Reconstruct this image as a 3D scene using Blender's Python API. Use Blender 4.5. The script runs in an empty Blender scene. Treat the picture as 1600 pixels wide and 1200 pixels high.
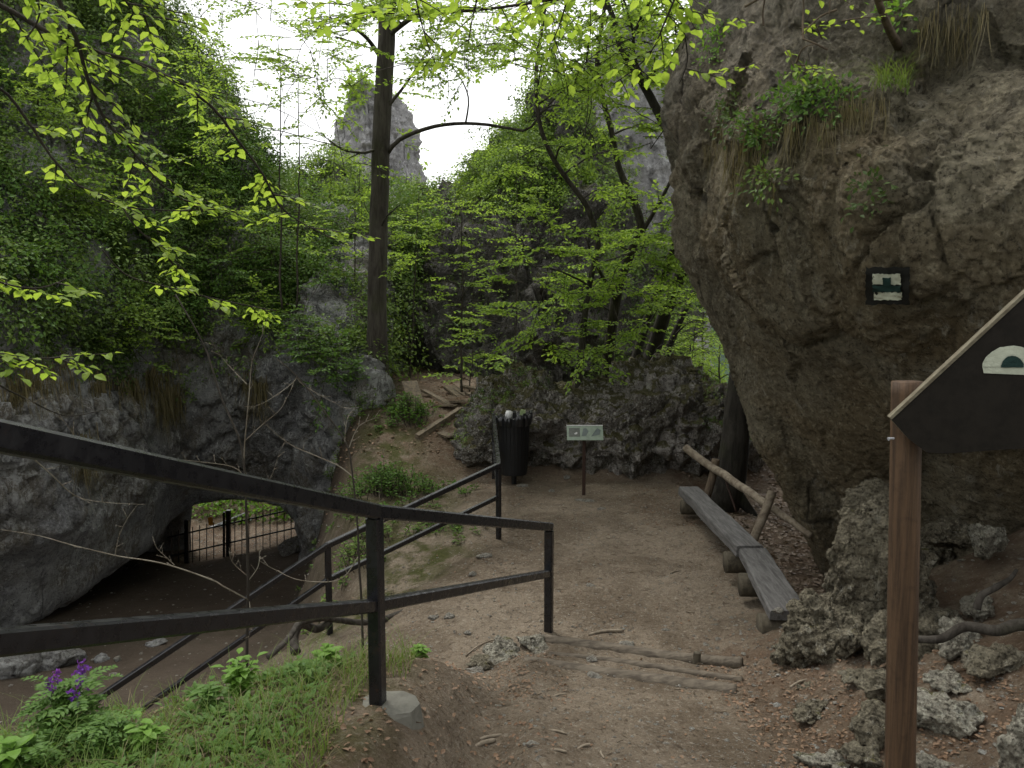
import bpy, bmesh, math, random
import numpy as np
from mathutils import Vector
R=math.radians
rng=np.random.default_rng(7); random.seed(7)
SC=bpy.context.scene; COL=SC.collection
# ---------------- camera ----------------
FPX=1209.0; PITCH=math.atan(120/FPX); CAM=np.array([0,0,2.59])
cd=bpy.data.cameras.new('camera'); cam=bpy.data.objects.new('camera',cd); COL.objects.link(cam)
cam.location=CAM; cam.rotation_euler=(math.pi/2-PITCH,0,0)
cd.sensor_width=36; cd.lens=FPX/1600*36; cd.clip_start=.05; cd.clip_end=3000
SC.camera=cam
# ---------------- light ----------------
SUN_EL,SUN_AZ=R(60),R(325)
w=bpy.data.worlds.new('World'); SC.world=w; w.use_nodes=True
nt=w.node_tree; bg=nt.nodes['Background']
sky=nt.nodes.new('ShaderNodeTexSky'); sky.sky_type='NISHITA'; sky.sun_disc=False
sky.sun_elevation=SUN_EL; sky.sun_rotation=SUN_AZ; sky.dust_density=3
hs=nt.nodes.new('ShaderNodeHueSaturation'); hs.inputs['Saturation'].default_value=.22
nt.links.new(sky.outputs[0],hs.inputs['Color'])
ov=nt.nodes.new('ShaderNodeMix'); ov.data_type='RGBA'; ov.inputs[0].default_value=.6
nt.links.new(hs.outputs[0],ov.inputs[6]); ov.inputs[7].default_value=(9.7,9.75,9.6,1)
nt.links.new(ov.outputs[2],bg.inputs[0]); bg.inputs[1].default_value=.112
sd=bpy.data.lights.new('sun','SUN'); sd.energy=1.5; sd.angle=R(15); sd.color=(1,.97,.92)
so=bpy.data.objects.new('sun',sd); COL.objects.link(so)
# vector towards the sun: azimuth measured from +Y clockwise
sv=Vector((math.sin(SUN_AZ)*math.cos(SUN_EL),math.cos(SUN_AZ)*math.cos(SUN_EL),math.sin(SUN_EL)))
so.rotation_euler=sv.to_track_quat('Z','Y').to_euler()
SC.view_settings.view_transform='Standard'; SC.view_settings.look='None'
SC.view_settings.exposure=0.8; SC.view_settings.gamma=1; SC.view_settings.use_curve_mapping=False
SC.render.engine='CYCLES'; SC.cycles.max_bounces=7; SC.cycles.diffuse_bounces=4; SC.cycles.transmission_bounces=4
SC.cycles.transparent_max_bounces=8; SC.cycles.use_denoising=True

# ---------------- helpers ----------------
def P(px,py,D):
    cx=(px-800)/FPX; cy=(600-py)/FPX
    c,s=math.cos(PITCH),math.sin(PITCH)
    d=np.array([cx, c+cy*s, -s+cy*c]); return CAM+d*(D/d[1])
def ss(a,b,x):
    t=np.clip((np.asarray(x,float)-a)/(b-a),0,1); return t*t*(3-2*t)
def _h(ix,iy,iz,s):
    h=(ix.astype(np.int64)*73856093)^(iy.astype(np.int64)*19349663)^(iz.astype(np.int64)*83492791)^(s*2654435761)
    h&=0xffffffff; h=((h^(h>>16))*0x45d9f3b)&0xffffffff; h=((h^(h>>16))*0x45d9f3b)&0xffffffff; h^=h>>16
    return h/4294967295.0
def vn(p,s=0):
    f=np.floor(p); t=p-f; t=t*t*t*(t*(t*6-15)+10); f=f.astype(np.int64); r=0
    for a in (0,1):
        wx=t[:,0] if a else 1-t[:,0]
        for b in (0,1):
            wy=t[:,1] if b else 1-t[:,1]
            for c in (0,1):
                wz=t[:,2] if c else 1-t[:,2]
                r=r+wx*wy*wz*_h(f[:,0]+a,f[:,1]+b,f[:,2]+c,s)
    return r*2-1
_RM=np.array([[.0,.8,.6],[-.8,.36,-.48],[-.6,-.48,.64]])
def fbm(p,oct=5,s=0,gain=.5,ridge=False):
    p=np.array(p,float); a=1; r=0; tot=0
    for o in range(oct):
        v=vn(p,s+o)
        if ridge: v=1-2*np.abs(v)
        r=r+a*v; tot+=a; a*=gain; p=p@_RM.T*2.03+17.3
    return r/tot
def worley(p,s=0):
    f=np.floor(p).astype(np.int64); d1=np.full(len(p),9.); d2=d1.copy()
    for a in (-1,0,1):
        for b in (-1,0,1):
            for c in (-1,0,1):
                q=f+np.array([a,b,c]); j=np.stack([_h(q[:,0],q[:,1],q[:,2],s+k) for k in (11,12,13)],1)
                d=np.linalg.norm(q+j-p,axis=1); n1=np.minimum(d1,d); d2=np.minimum(d2,np.maximum(d1,d)); d1=n1
    return d1,d2
def plates(p,s=0):
    f=np.floor(p).astype(np.int64); d1=np.full(len(p),9.); c1=np.zeros(len(p))
    for a in (-1,0,1):
        for b in (-1,0,1):
            for c in (-1,0,1):
                q=f+np.array([a,b,c]); j=np.stack([_h(q[:,0],q[:,1],q[:,2],s+k) for k in (11,12,13)],1)
                d=np.linalg.norm(q+j-p,axis=1); k=d<d1; d1=np.where(k,d,d1); c1=np.where(k,_h(q[:,0],q[:,1],q[:,2],s+29)+ ((p-q-j)@np.array([.5,.3,.4]))*(_h(q[:,0],q[:,1],q[:,2],s+31)-.5)*1.6,c1)
    return c1-.5
def tag(o,label=None,cat=None,group=None,kind=None):
    if label:
        o['label']=label
    if cat: o['category']=cat
    if group: o['group']=group
    if kind: o['kind']=kind
    return o
def empty(name,loc,label=None,cat=None,group=None):
    o=bpy.data.objects.new(name,None); COL.objects.link(o); o.location=tuple(loc); o.empty_display_size=.1
    return tag(o,label,cat,group)
def par(o,parent):
    if parent is not None:
        o.parent=parent
        t=parent; off=Vector((0,0,0))
        while t is not None: off+=t.location; t=t.parent
        o.location=o.location-off
    return o
class MB:
    def __init__(s): s.v=[]; s.t=[]; s.q=[]; s.n=0; s.a=[]
    def add(s,v,t=None,q=None,a=None):
        v=np.asarray(v,float); s.v.append(v)
        if t is not None and len(t): s.t.append(np.asarray(t,int)+s.n)
        if q is not None and len(q): s.q.append(np.asarray(q,int)+s.n)
        s.a.append(np.full(len(v),rng.random()) if a is None else np.asarray(a,float)); s.n+=len(v)
    def tube(s,pts,rad,n=6,cap=True):
        pts=np.asarray(pts,float); m=len(pts); rad=np.broadcast_to(np.asarray(rad,float),(m,))
        tg=np.gradient(pts,axis=0); tg/=np.linalg.norm(tg,axis=1)[:,None]+1e-9
        up=np.array([0,0,1.]) if abs(tg[:,2].mean())<.8 else np.array([1.,0,0])
        x=np.cross(tg,up); x/=np.linalg.norm(x,axis=1)[:,None]+1e-9; y=np.cross(x,tg)
        an=np.arange(n)*2*math.pi/n
        v=pts[:,None]+rad[:,None,None]*(np.cos(an)[None,:,None]*x[:,None]+np.sin(an)[None,:,None]*y[:,None])
        v=v.reshape(-1,3); i=np.arange(m-1)[:,None]*n; j=np.arange(n)[None]; k=(j+1)%n
        q=np.stack([i+j,i+k,i+n+k,i+n+j],-1).reshape(-1,4)
        t=[]
        if cap:
            v=np.vstack([v,pts[0],pts[-1]]); c0=m*n; c1=c0+1
            for a in range(n):
                b=(a+1)%n; t+= [[c0,b,a],[c1,(m-1)*n+a,(m-1)*n+b]]
        s.add(v,t,q)
    def beam(s,a,b,w,h,ch=.12,up=(0,0,1)):
        a=np.asarray(a,float); b=np.asarray(b,float); d=b-a; d/=np.linalg.norm(d)
        up=np.array(up,float)
        if abs(d@up)>.95: up=np.array([0,1.,0])
        x=np.cross(d,up); x/=np.linalg.norm(x); y=np.cross(x,d); c=ch*min(w,h)
        pr=[(w/2-c,-h/2),(w/2,-h/2+c),(w/2,h/2-c),(w/2-c,h/2),(-w/2+c,h/2),(-w/2,h/2-c),(-w/2,-h/2+c),(-w/2+c,-h/2)]
        v=[e+p*x+q*y for e in (a,b) for p,q in pr]
        s.add(v,[[0,i+1,i] for i in range(1,7)]+[[8,8+i,9+i] for i in range(1,7)],[[i,(i+1)%8,8+(i+1)%8,8+i] for i in range(8)])
    def build(s,name,mat,parent=None,smooth=False,loc=None):
        v=np.vstack(s.v); org=np.zeros(3)
        if loc is not None: org=np.asarray(loc,float)
        t=np.vstack(s.t) if s.t else np.zeros((0,3),int); q=np.vstack(s.q) if s.q else np.zeros((0,4),int)
        me=bpy.data.meshes.new(name); me.vertices.add(len(v)); me.vertices.foreach_set('co',(v-org).astype(np.float32).ravel())
        nl=t.size+q.size; me.loops.add(nl); me.loops.foreach_set('vertex_index',np.concatenate([t.ravel(),q.ravel()]).astype(np.int32))
        npol=len(t)+len(q); me.polygons.add(npol)
        me.polygons.foreach_set('loop_start',np.concatenate([np.arange(len(t))*3,t.size+np.arange(len(q))*4]).astype(np.int32))
        me.polygons.foreach_set('use_smooth',np.full(npol,smooth)); me.update(calc_edges=True)
        at=me.attributes.new('rnd','FLOAT','POINT'); at.data.foreach_set('value',np.concatenate(s.a).astype(np.float32))
        me.materials.append(mat)
        o=bpy.data.objects.new(name,me); COL.objects.link(o); o.location=tuple(org)
        return par(o,parent)
def attr(o,name,vals):
    at=o.data.attributes.new(name,'FLOAT','POINT'); at.data.foreach_set('value',np.asarray(vals,np.float32))
# ---------------- materials ----------------
class NM:
    def __init__(s,name,rough=.85):
        s.m=bpy.data.materials.new(name); s.m.use_nodes=True; s.t=s.m.node_tree; s.b=s.t.nodes['Principled BSDF']; s.b.inputs['Roughness'].default_value=rough
        s.b.inputs['Specular IOR Level'].default_value=.25
        s.co=s.t.nodes.new('ShaderNodeTexCoord').outputs['Object']
    def L(s,a,b): s.t.links.new(a,b)
    def inp(s,sock,v):
        if hasattr(v,'is_output') or hasattr(v,'links') and not isinstance(v,(tuple,float,int)): s.L(v,sock)
        else: sock.default_value=v
    def map(s,sc=(1,1,1),rot=(0,0,0),src=None):
        n=s.t.nodes.new('ShaderNodeMapping'); n.inputs['Scale'].default_value=sc; n.inputs['Rotation'].default_value=rot; s.L(src or s.co,n.inputs[0]); return n.outputs[0]
    def noise(s,scale,det=6,rough=.6,src=None,dist=0):
        n=s.t.nodes.new('ShaderNodeTexNoise'); n.inputs['Scale'].default_value=scale; n.inputs['Detail'].default_value=det; n.inputs['Roughness'].default_value=rough; n.inputs['Distortion'].default_value=dist
        s.L(src or s.co,n.inputs['Vector']); return n.outputs['Fac']
    def vor(s,scale,feat='F1',src=None,out='Distance'):
        n=s.t.nodes.new('ShaderNodeTexVoronoi'); n.feature=feat; n.inputs['Scale'].default_value=scale; s.L(src or s.co,n.inputs['Vector']); return n.outputs[out]
    def ramp(s,f,a,b,lo=0.,hi=1.):
        n=s.t.nodes.new('ShaderNodeMapRange'); n.interpolation_type='SMOOTHSTEP'; s.L(f,n.inputs[0]); n.inputs[1].default_value=a; n.inputs[2].default_value=b; n.inputs[3].default_value=lo; n.inputs[4].default_value=hi; return n.outputs[0]
    def math(s,op,a,b=0.):
        n=s.t.nodes.new('ShaderNodeMath'); n.operation=op; s.inp(n.inputs[0],a); s.inp(n.inputs[1],b); return n.outputs[0]
    def mix(s,f,a,b,mode='MIX'):
        n=s.t.nodes.new('ShaderNodeMix'); n.data_type='RGBA'; n.blend_type=mode; s.inp(n.inputs[0],f)
        for k,v in ((6,a),(7,b)):
            if isinstance(v,tuple): n.inputs[k].default_value=(*v,1) if len(v)==3 else v
            else: s.L(v,n.inputs[k])
        return n.outputs[2]
    def at(s,name):
        n=s.t.nodes.new('ShaderNodeAttribute'); n.attribute_name=name; return n.outputs['Fac']
    def nz(s):
        g=s.t.nodes.new('ShaderNodeNewGeometry'); x=s.t.nodes.new('ShaderNodeSeparateXYZ'); s.L(g.outputs['Normal'],x.inputs[0]); return x.outputs[2]
    def col(s,c):
        if isinstance(c,tuple): s.b.inputs['Base Color'].default_value=(*c,1)
        else: s.L(c,s.b.inputs['Base Color'])
    def bump(s,*hs):
        prev=None
        for h,dist,st in hs:
            n=s.t.nodes.new('ShaderNodeBump'); n.inputs['Distance'].default_value=dist; n.inputs['Strength'].default_value=st; s.L(h,n.inputs['Height'])
            if prev: s.L(prev,n.inputs['Normal'])
            prev=n.outputs[0]
        s.L(prev,s.b.inputs['Normal'])
def rock_mat(name,a,b,dark,lich,moss=.5,mossc=(.055,.07,.018),lichen=.62,sc=1.,crack=.6,cracksc=.9,bump=1.,warm=None,grit=1.,fleck=.555,grey=0):
    m=NM(name,.92)
    n1=m.ramp(m.noise(.7*sc,5,.6,dist=.6),.35,.65); c=m.mix(n1,a,b)
    st=m.ramp(m.noise(2.2*sc,7,.7,src=m.map((1,1,.28))),.46,.72)
    c=m.mix(m.math('MULTIPLY',st,.6),c,dark)
    if warm: c=m.mix(m.ramp(m.noise(.45*sc,4,.6,dist=1),.42,.62),c,warm)
    g1=m.noise(6.5*sc,10,.8,dist=.4); g2=m.noise(19*sc,8,.75)
    gg=m.math('MULTIPLY',g1,g2)
    c=m.mix(m.ramp(gg,.225,.15,0,.9*grit),c,dark); c=m.mix(m.ramp(gg,.25,.36,0,.6*grit),c,tuple(min(.75,x*1.7) for x in a))
    li=m.math('MULTIPLY',m.ramp(m.noise(3.1*sc,10,.8,dist=.8),lichen,lichen+.04),m.ramp(m.noise(.9,3),.4,.6))
    c=m.mix(m.math('MULTIPLY',li,.85),c,lich)
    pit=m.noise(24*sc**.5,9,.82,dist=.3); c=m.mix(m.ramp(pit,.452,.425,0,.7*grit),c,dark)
    fl=m.noise(8.5*sc**.5,12,.85,src=m.map((1,1,.45)),dist=.6); c=m.mix(m.math('MULTIPLY',m.ramp(fl,fleck,fleck+.025),m.ramp(m.noise(1.3,4),.38,.58)),c,m.mix(.5,lich,a))
    if grey: 
        x=m.t.nodes.new('ShaderNodeSeparateXYZ'); m.L(m.co,x.inputs[0]); zz=m.math('ADD',x.outputs[2],m.math('MULTIPLY',m.noise(.8,5),3.)); c=m.mix(m.ramp(zz,grey,grey+1.6,0,.45),c,m.mix(g1,(.13,.12,.10),(.44,.42,.37)))
    w=m.noise(1.6,4,.5); wv=m.mix(.12,m.map((1,1,.38)),m.t.nodes[w.node.name].outputs['Color'],'ADD')
    cr=m.vor(cracksc,'DISTANCE_TO_EDGE',src=wv); crm=m.ramp(cr,.0,.022,1,0); crm=m.math('MULTIPLY',crm,m.ramp(m.noise(.8,3),.45,.6))
    c=m.mix(m.math('MULTIPLY',crm,crack),c,(.012,.01,.008))
    mo=m.math('ADD',m.math('MULTIPLY',m.nz(),.45),m.noise(2.3*sc,9,.75)); mo=m.ramp(mo,1.02-moss*.5,1.10-moss*.5)
    c=m.mix(m.math('MULTIPLY',mo,.85),c,m.mix(m.noise(30,3),mossc,(mossc[0]*1.9,mossc[1]*1.7,mossc[2]*1.5)))
    m.col(c)
    m.bump((g1,.35,bump),(g2,.12,bump),(pit,.08,bump),(m.math('MULTIPLY',crm,-1),.05,crack),(m.vor(15*sc),.025,.6*bump))
    return m.m
M={}
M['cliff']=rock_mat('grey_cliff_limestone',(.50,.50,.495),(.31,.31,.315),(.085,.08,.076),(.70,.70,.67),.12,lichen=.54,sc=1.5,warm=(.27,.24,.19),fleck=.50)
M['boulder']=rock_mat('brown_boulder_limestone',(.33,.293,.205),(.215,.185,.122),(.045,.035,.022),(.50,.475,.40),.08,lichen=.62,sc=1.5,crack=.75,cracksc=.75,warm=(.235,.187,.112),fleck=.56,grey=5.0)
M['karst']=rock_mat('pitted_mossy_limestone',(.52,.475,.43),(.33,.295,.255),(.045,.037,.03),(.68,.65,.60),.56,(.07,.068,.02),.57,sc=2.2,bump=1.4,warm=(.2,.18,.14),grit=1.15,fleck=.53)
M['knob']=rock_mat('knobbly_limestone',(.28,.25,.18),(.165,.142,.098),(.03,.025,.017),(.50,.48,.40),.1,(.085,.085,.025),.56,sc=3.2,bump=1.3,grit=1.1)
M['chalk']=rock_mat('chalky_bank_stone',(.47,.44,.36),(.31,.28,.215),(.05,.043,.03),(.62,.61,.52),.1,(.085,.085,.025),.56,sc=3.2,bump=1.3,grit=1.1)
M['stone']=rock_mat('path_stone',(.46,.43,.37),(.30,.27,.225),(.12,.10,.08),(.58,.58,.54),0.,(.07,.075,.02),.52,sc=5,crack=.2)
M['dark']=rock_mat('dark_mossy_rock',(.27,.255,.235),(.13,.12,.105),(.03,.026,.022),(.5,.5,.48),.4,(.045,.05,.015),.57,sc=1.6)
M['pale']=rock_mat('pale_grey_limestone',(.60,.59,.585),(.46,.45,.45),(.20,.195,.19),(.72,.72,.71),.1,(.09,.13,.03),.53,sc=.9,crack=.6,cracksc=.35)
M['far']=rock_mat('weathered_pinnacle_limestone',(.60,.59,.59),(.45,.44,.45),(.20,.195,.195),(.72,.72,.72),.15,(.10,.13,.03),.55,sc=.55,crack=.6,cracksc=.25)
def soil():
    m=NM('trodden_earth',.95)
    c=m.mix(m.ramp(m.noise(.9,6,.65,dist=.5),.38,.62),(.265,.213,.155),(.155,.118,.08))
    c=m.mix(m.ramp(m.noise(6,8,.7),.45,.75,0,.6),c,(.07,.048,.03))
    c=m.mix(m.ramp(m.noise(45,4,.6),.58,.66,0,.55),c,(.36,.32,.26))
    c=m.mix(m.ramp(m.noise(70,3,.6),.62,.70,0,.6),c,(.045,.03,.02))
    ch=m.noise(26,10,.8,dist=.4); c=m.mix(m.ramp(ch,.575,.60,0,.7),c,(.42,.38,.31)); c=m.mix(m.ramp(ch,.44,.41,0,.7),c,(.05,.035,.022))
    lm=m.math('MULTIPLY',m.at('litter'),m.ramp(m.noise(5,6,.7),.35,.6)); c=m.mix(lm,c,m.mix(m.noise(40,4),(.15,.085,.048),(.075,.042,.026)))
    gm=m.math('MULTIPLY',m.at('moss'),m.ramp(m.noise(3,7,.7),.38,.58)); c=m.mix(gm,c,m.mix(m.noise(25,4),(.085,.085,.02),(.045,.055,.012)))
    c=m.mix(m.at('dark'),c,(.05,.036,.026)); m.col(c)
    m.bump((m.noise(5,8,.65),.07,.9),(ch,.06,.9),(m.noise(38,7,.7),.018,.9),(m.vor(55),.006,.6)); return m.m
M['soil']=soil()
def wood(name,a,b,ax=(1,12,12),rough=.85,split=.5):
    m=NM(name,rough); g=m.noise(3,8,.65,src=m.map(ax),dist=.4)
    c=m.mix(m.ramp(g,.3,.7),a,b); c=m.mix(m.ramp(m.noise(30,4),.5,.8,0,.4),c,(b[0]*.4,b[1]*.4,b[2]*.4))
    m.col(c); m.bump((g,.015,split),(m.noise(60,4),.003,.5)); return m.m
M['bench']=wood('weathered_grey_plank',(.15,.145,.14),(.06,.057,.055),(14,1.2,14),.7)
M['log']=wood('step_log_wood',(.155,.13,.098),(.06,.048,.036),(3,12,12))
M['stick']=wood('bleached_branch_wood',(.26,.22,.165),(.11,.085,.06),(4,4,4))
M['postwood']=wood('stained_brown_post',(.115,.068,.038),(.042,.026,.016),(18,18,.8),.6)
M['edge']=wood('pale_board_edge',(.19,.17,.12),(.11,.09,.06),(2,18,18))
M['plank']=wood('broken_old_plank',(.19,.15,.10),(.08,.065,.05),(6,6,6))
M['logend']=wood('cut_log_end',(.10,.085,.06),(.05,.042,.03),(8,8,8))
def bark(name,a,b,mo=.3):
    m=NM(name,.95); g=m.noise(7,8,.7,src=m.map((1.6,1.6,.25)),dist=.5)
    c=m.mix(m.ramp(g,.35,.65),a,b); c=m.mix(m.ramp(m.noise(1.5,5),.5,.7,0,mo),c,(.05,.06,.02)); m.col(c)
    m.bump((g,.04,.9),(m.noise(40,5),.006,.6)); return m.m
M['bark']=bark('dark_grey_bark',(.075,.066,.055),(.03,.025,.02))
M['bark2']=bark('dark_damp_bark',(.045,.04,.033),(.016,.014,.011))
M['twig']=bark('thin_dark_twig_bark',(.06,.05,.04),(.03,.025,.02),.1)
M['bare']=bark('pale_bare_twig_bark',(.28,.25,.20),(.15,.12,.09),.1)
M['root']=bark('root_bark',(.17,.13,.09),(.08,.06,.042),.1)
def metal():
    m=NM('black_railing_paint',.32); m.b.inputs['Specular IOR Level'].default_value=.55
    m.b.inputs['Specular IOR Level'].default_value=.65; c=m.mix(m.ramp(m.noise(14,7,.7),.60,.66,0,.5),(.007,.007,.009),(.028,.015,.01)); m.col(c)
    m.L(m.ramp(m.noise(20,5),.3,.7,.20,.42),m.b.inputs['Roughness']); m.bump((m.noise(60,4),.0015,.5)); return m.m
M['metal']=metal()
def flat(name,c,rough=.6,var=.35,sc=25,spec=.3):
    m=NM(name,rough); m.b.inputs['Specular IOR Level'].default_value=spec
    m.col(m.mix(m.ramp(m.noise(sc,6,.7),.4,.7),c,tuple(x*(1-var) for x in c))); m.bump((m.noise(sc*2,4),.002,.4)); return m.m
M['concrete']=flat('concrete_footing',(.16,.155,.13),.9,.4,12)
M['bin']=flat('black_bin_slats',(.011,.011,.012),.45,.3)
M['bag']=flat('black_liner_film',(.012,.012,.013),.3,.2,10,.5)
M['white']=flat('white_paper',(.62,.62,.60),.6,.15)
M['carton']=flat('green_printed_carton',(.26,.33,.16),.5,.4,40)
M['panel']=flat('pale_green_panel_print',(.24,.30,.23),.3,.25,14,.5)
M['panel2']=flat('grey_relief_print',(.12,.15,.14),.3,.35,40,.5)
M['panel3']=flat('dark_photo_print',(.09,.10,.08),.22,.5,40,.5)
M['board']=flat('black_painted_board',(.016,.013,.010),.6,.4,20,.15)
M['rust']=flat('rusty_dark_pole',(.045,.024,.017),.6,.4,30)
M['galv']=flat('grey_steel_tube',(.38,.39,.42),.35,.2,20,.5)
M['orange']=flat('orange_tag_plastic',(.62,.28,.03),.5,.2)
def paint(name,c,hole=.63):
    m=NM(name,.8); n=m.noise(28,8,.75); m.col(m.mix(m.ramp(n,hole,hole+.03),m.mix(m.ramp(m.noise(9,6,.7),.35,.7),c,tuple(x*.72 for x in c)),(.05,.048,.03))); m.bump((m.noise(30,8,.7),.01,.8)); return m.m
M['wpaint']=paint('worn_white_trail_paint',(.50,.52,.41)); M['gpaint']=paint('dark_green_trail_paint',(.012,.035,.03),.7); M['kpaint']=paint('black_backing_paint',(.012,.012,.010),.66)
def leaf(name,a,b,tr=.45,dry=0,third=None):
    m=NM(name,.55); m.b.inputs['Specular IOR Level'].default_value=.22
    c=m.mix(m.at('rnd'),a,b); c=m.mix(m.ramp(m.noise(1.1,3),.35,.65,0,.5),c,m.mix(.5,a,third or b))
    m.col(c); t=m.t.nodes.new('ShaderNodeBsdfTranslucent'); mx=m.t.nodes.new('ShaderNodeMixShader'); mx.inputs[0].default_value=tr
    c2=m.mix(1.0,c,(1.22,1.16,.7),'MULTIPLY'); m.L(c2,t.inputs[0]); out=m.t.nodes['Material Output']
    m.L(m.b.outputs[0],mx.inputs[1]); m.L(t.outputs[0],mx.inputs[2]); m.L(mx.outputs[0],out.inputs[0]); return m.m
M['lf_near']=leaf('fresh_beech_leaf',(.34,.46,.09),(.23,.36,.06),.6)
M['lf_mid']=leaf('fresh_hornbeam_leaf',(.29,.42,.085),(.18,.30,.055),.55)
M['lf_ivy']=leaf('dark_undergrowth_leaf',(.05,.095,.025),(.19,.28,.06),.3)
M['lf_dark']=leaf('blackish_green_leaf',(.05,.085,.025),(.08,.12,.03),.25)  # darkest of the green leaf colours
M['lf_herb']=leaf('herb_leaf',(.115,.21,.04),(.07,.145,.028),.38)
M['lf_bright']=leaf('bright_herb_leaf',(.18,.32,.055),(.12,.235,.035),.4)
M['grass']=leaf('grass_blade',(.11,.19,.035),(.19,.25,.07),.35)
M['drygrass']=leaf('dry_hanging_grass',(.20,.16,.08),(.11,.10,.045),.25)
M['dryleaf']=leaf('fallen_dry_leaf',(.20,.125,.075),(.12,.068,.04),.1,third=(.26,.20,.14))
M['paleleaf']=leaf('grey_fallen_leaf',(.27,.21,.16),(.12,.085,.06),.1)
M['petal']=leaf('purple_petal',(.14,.05,.36),(.22,.06,.40),.4)
def forest():
    m=NM('wooded_hillside',.9); c=m.mix(m.ramp(m.noise(.25,8,.75),.35,.65),(.025,.045,.03),(.05,.085,.05)); m.col(c); m.bump((m.noise(.4,8,.7),1.5,1.)); return m.m
M['forest']=forest()
# ---------------- terrain ----------------
XL=([4,5.6,6.3,7,8,9,10.5,12,14,17,60],[-9,-6,-3.5,-1.85,-1.3,-1.5,-2.1,-2.35,-2.7,-3.2,-4])
def floorz(x,y):
    f=.1-.2*np.minimum(y,18.)-.01*np.maximum(0,y-18)
    f=f+.2*np.clip(x+7.6,0,3)*ss(13,17.5,y)
    return f+ss(20.2,25,y+.2*(x+7))*2.6*ss(-3,-5,x)
def G(x,y):
    x=np.asarray(x,float); y=np.asarray(y,float); t=y+.34*x
    st=.09*(1-ss(5.69,5.76,t))+.07*(1-ss(5.28,5.38,t))+.10*(1-ss(4.94,5.0,t))+.155*np.maximum(0,4.9-t)
    s=np.maximum(0,-x-.3); rp=-(.172*s+.08*s*s)*(1-ss(7.4,9.2,y)); fl=floorz(x,y)
    rp=np.maximum(rp,fl)
    leftw=ss(.15,-.25,x)                      # left of the stairs the steps die out
    z=np.where(y<7.6,st*(1-leftw)+leftw*rp*1.0,rp)
    up=np.maximum(0,y-11.3)*.42; up=np.where(y>13.6,.966+(y-13.6)*.09*ss(1.,-1.,x),up)*ss(5.2,3.6,x)
    z=z+up
    xl=np.interp(y,*XL); z=z+(fl-z)*ss(0,1.35,xl-x)*ss(6.1,6.7,y)
    z=z-(.14*np.maximum(0,x-2.5)+.09*np.maximum(0,x-4.)**2)*ss(6,7.5,y)
    z=z+np.minimum(.52*np.maximum(0,x-1.55),1.6)*ss(6.4,5.2,y)
    B=(1-ss(4.0,5.5,y+.5*np.maximum(0,-x-.7)))*(1-ss(-.62,.22,x-(y-3.4)*.12))
    bz=.76+.12*(3.4-y)-.07*np.maximum(0,-x-.6)
    z=z+(bz-z)*B
    return np.maximum(z,-14)
def Gd(x,y,fine=True):
    x=np.asarray(x,float); y=np.asarray(y,float); p=np.stack([x,y,np.zeros_like(x)],1)
    k=1-.8*ss(.1,.4,x)*ss(1.7,1.4,x)*ss(6,5.5,y)
    return G(x,y)+(fbm(p*1.1,4,3)*.05+fbm(p*4.5,4,9)*.02)*k
def ground():
    na,nr=560,640; an=np.linspace(R(-66),R(66),na); rr=np.exp(np.linspace(math.log(.9),math.log(60),nr))
    A,RR=np.meshgrid(an,rr,indexing='ij'); x=(RR*np.sin(A)).ravel(); y=(RR*np.cos(A)).ravel()-.6
    z=Gd(x,y); p=np.stack([x,y,z],1)
    z=z+fbm(p*14,3,5)*.008*ss(20,5,y); v=np.stack([x,y,z],1)
    i=np.arange(na-1)[:,None]*nr; j=np.arange(nr-1)[None]; q=np.stack([i+j,i+nr+j,i+nr+j+1,i+j+1],-1).reshape(-1,4)
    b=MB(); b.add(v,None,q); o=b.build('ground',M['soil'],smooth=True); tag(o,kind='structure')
    li=np.clip(ss(2.3,2.7,x)*ss(5.5,7,y)+ss(1.1,1.7,x)*ss(6.2,5.4,y)*.9+ss(10.8,12,y)*.9+ss(-.1,-.7,x)*ss(5.2,4.3,y)*.7,0,1)
    mo=np.clip(ss(.9,.1,np.abs(x-np.interp(y,*XL)-.35))*ss(6.4,7,y)+ss(-.3,-.9,x)*ss(4.6,4,y)*.9+.5*ss(-.3,-.9,x)*ss(9,10.5,y)*ss(12,11,y)+ss(20.8,22.5,y)*ss(-3,-4,x),0,1)
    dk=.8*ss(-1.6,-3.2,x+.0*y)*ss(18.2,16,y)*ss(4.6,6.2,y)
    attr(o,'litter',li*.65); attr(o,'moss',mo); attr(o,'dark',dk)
ground()
def far_land():
    b=MB(); n=70; r=np.concatenate([[30],np.geomspace(60,900,25)]); a=np.linspace(0,2*math.pi,n,endpoint=False)
    A,RR=np.meshgrid(a,r,indexing='ij'); x=RR*np.sin(A); y=RR*np.cos(A); z=-15+0*x-RR*.004
    v=np.stack([x,y,z],-1).reshape(-1,3); m=len(r); q=[[i*m+j,((i+1)%n)*m+j,((i+1)%n)*m+j+1,i*m+j+1] for i in range(n) for j in range(m-1)]
    b.add(v,None,q); tag(b.build('valley_floor',M['forest'],smooth=True),kind='structure')
    b=MB(); n=160; u=np.linspace(-60,190,n); w_=np.linspace(0,1,60); U,W=np.meshgrid(u,w_,indexing='ij')
    y=120+W*90+.0*U; z=-16+34*np.sin(np.clip(W*1.6,0,math.pi/2))*(.55+.45*ss(10,90,U))
    p=np.stack([U,y,z],-1).reshape(-1,3); p[:,2]+=fbm(p*.09,4,2)*3+fbm(p*.5,3,4)*1.6; m=60
    q=[[i*m+j,(i+1)*m+j,(i+1)*m+j+1,i*m+j+1] for i in range(n-1) for j in range(m-1)]
    b.add(p,None,q); tag(b.build('hill',M['forest'],smooth=True),kind='structure')
far_land()
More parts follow.
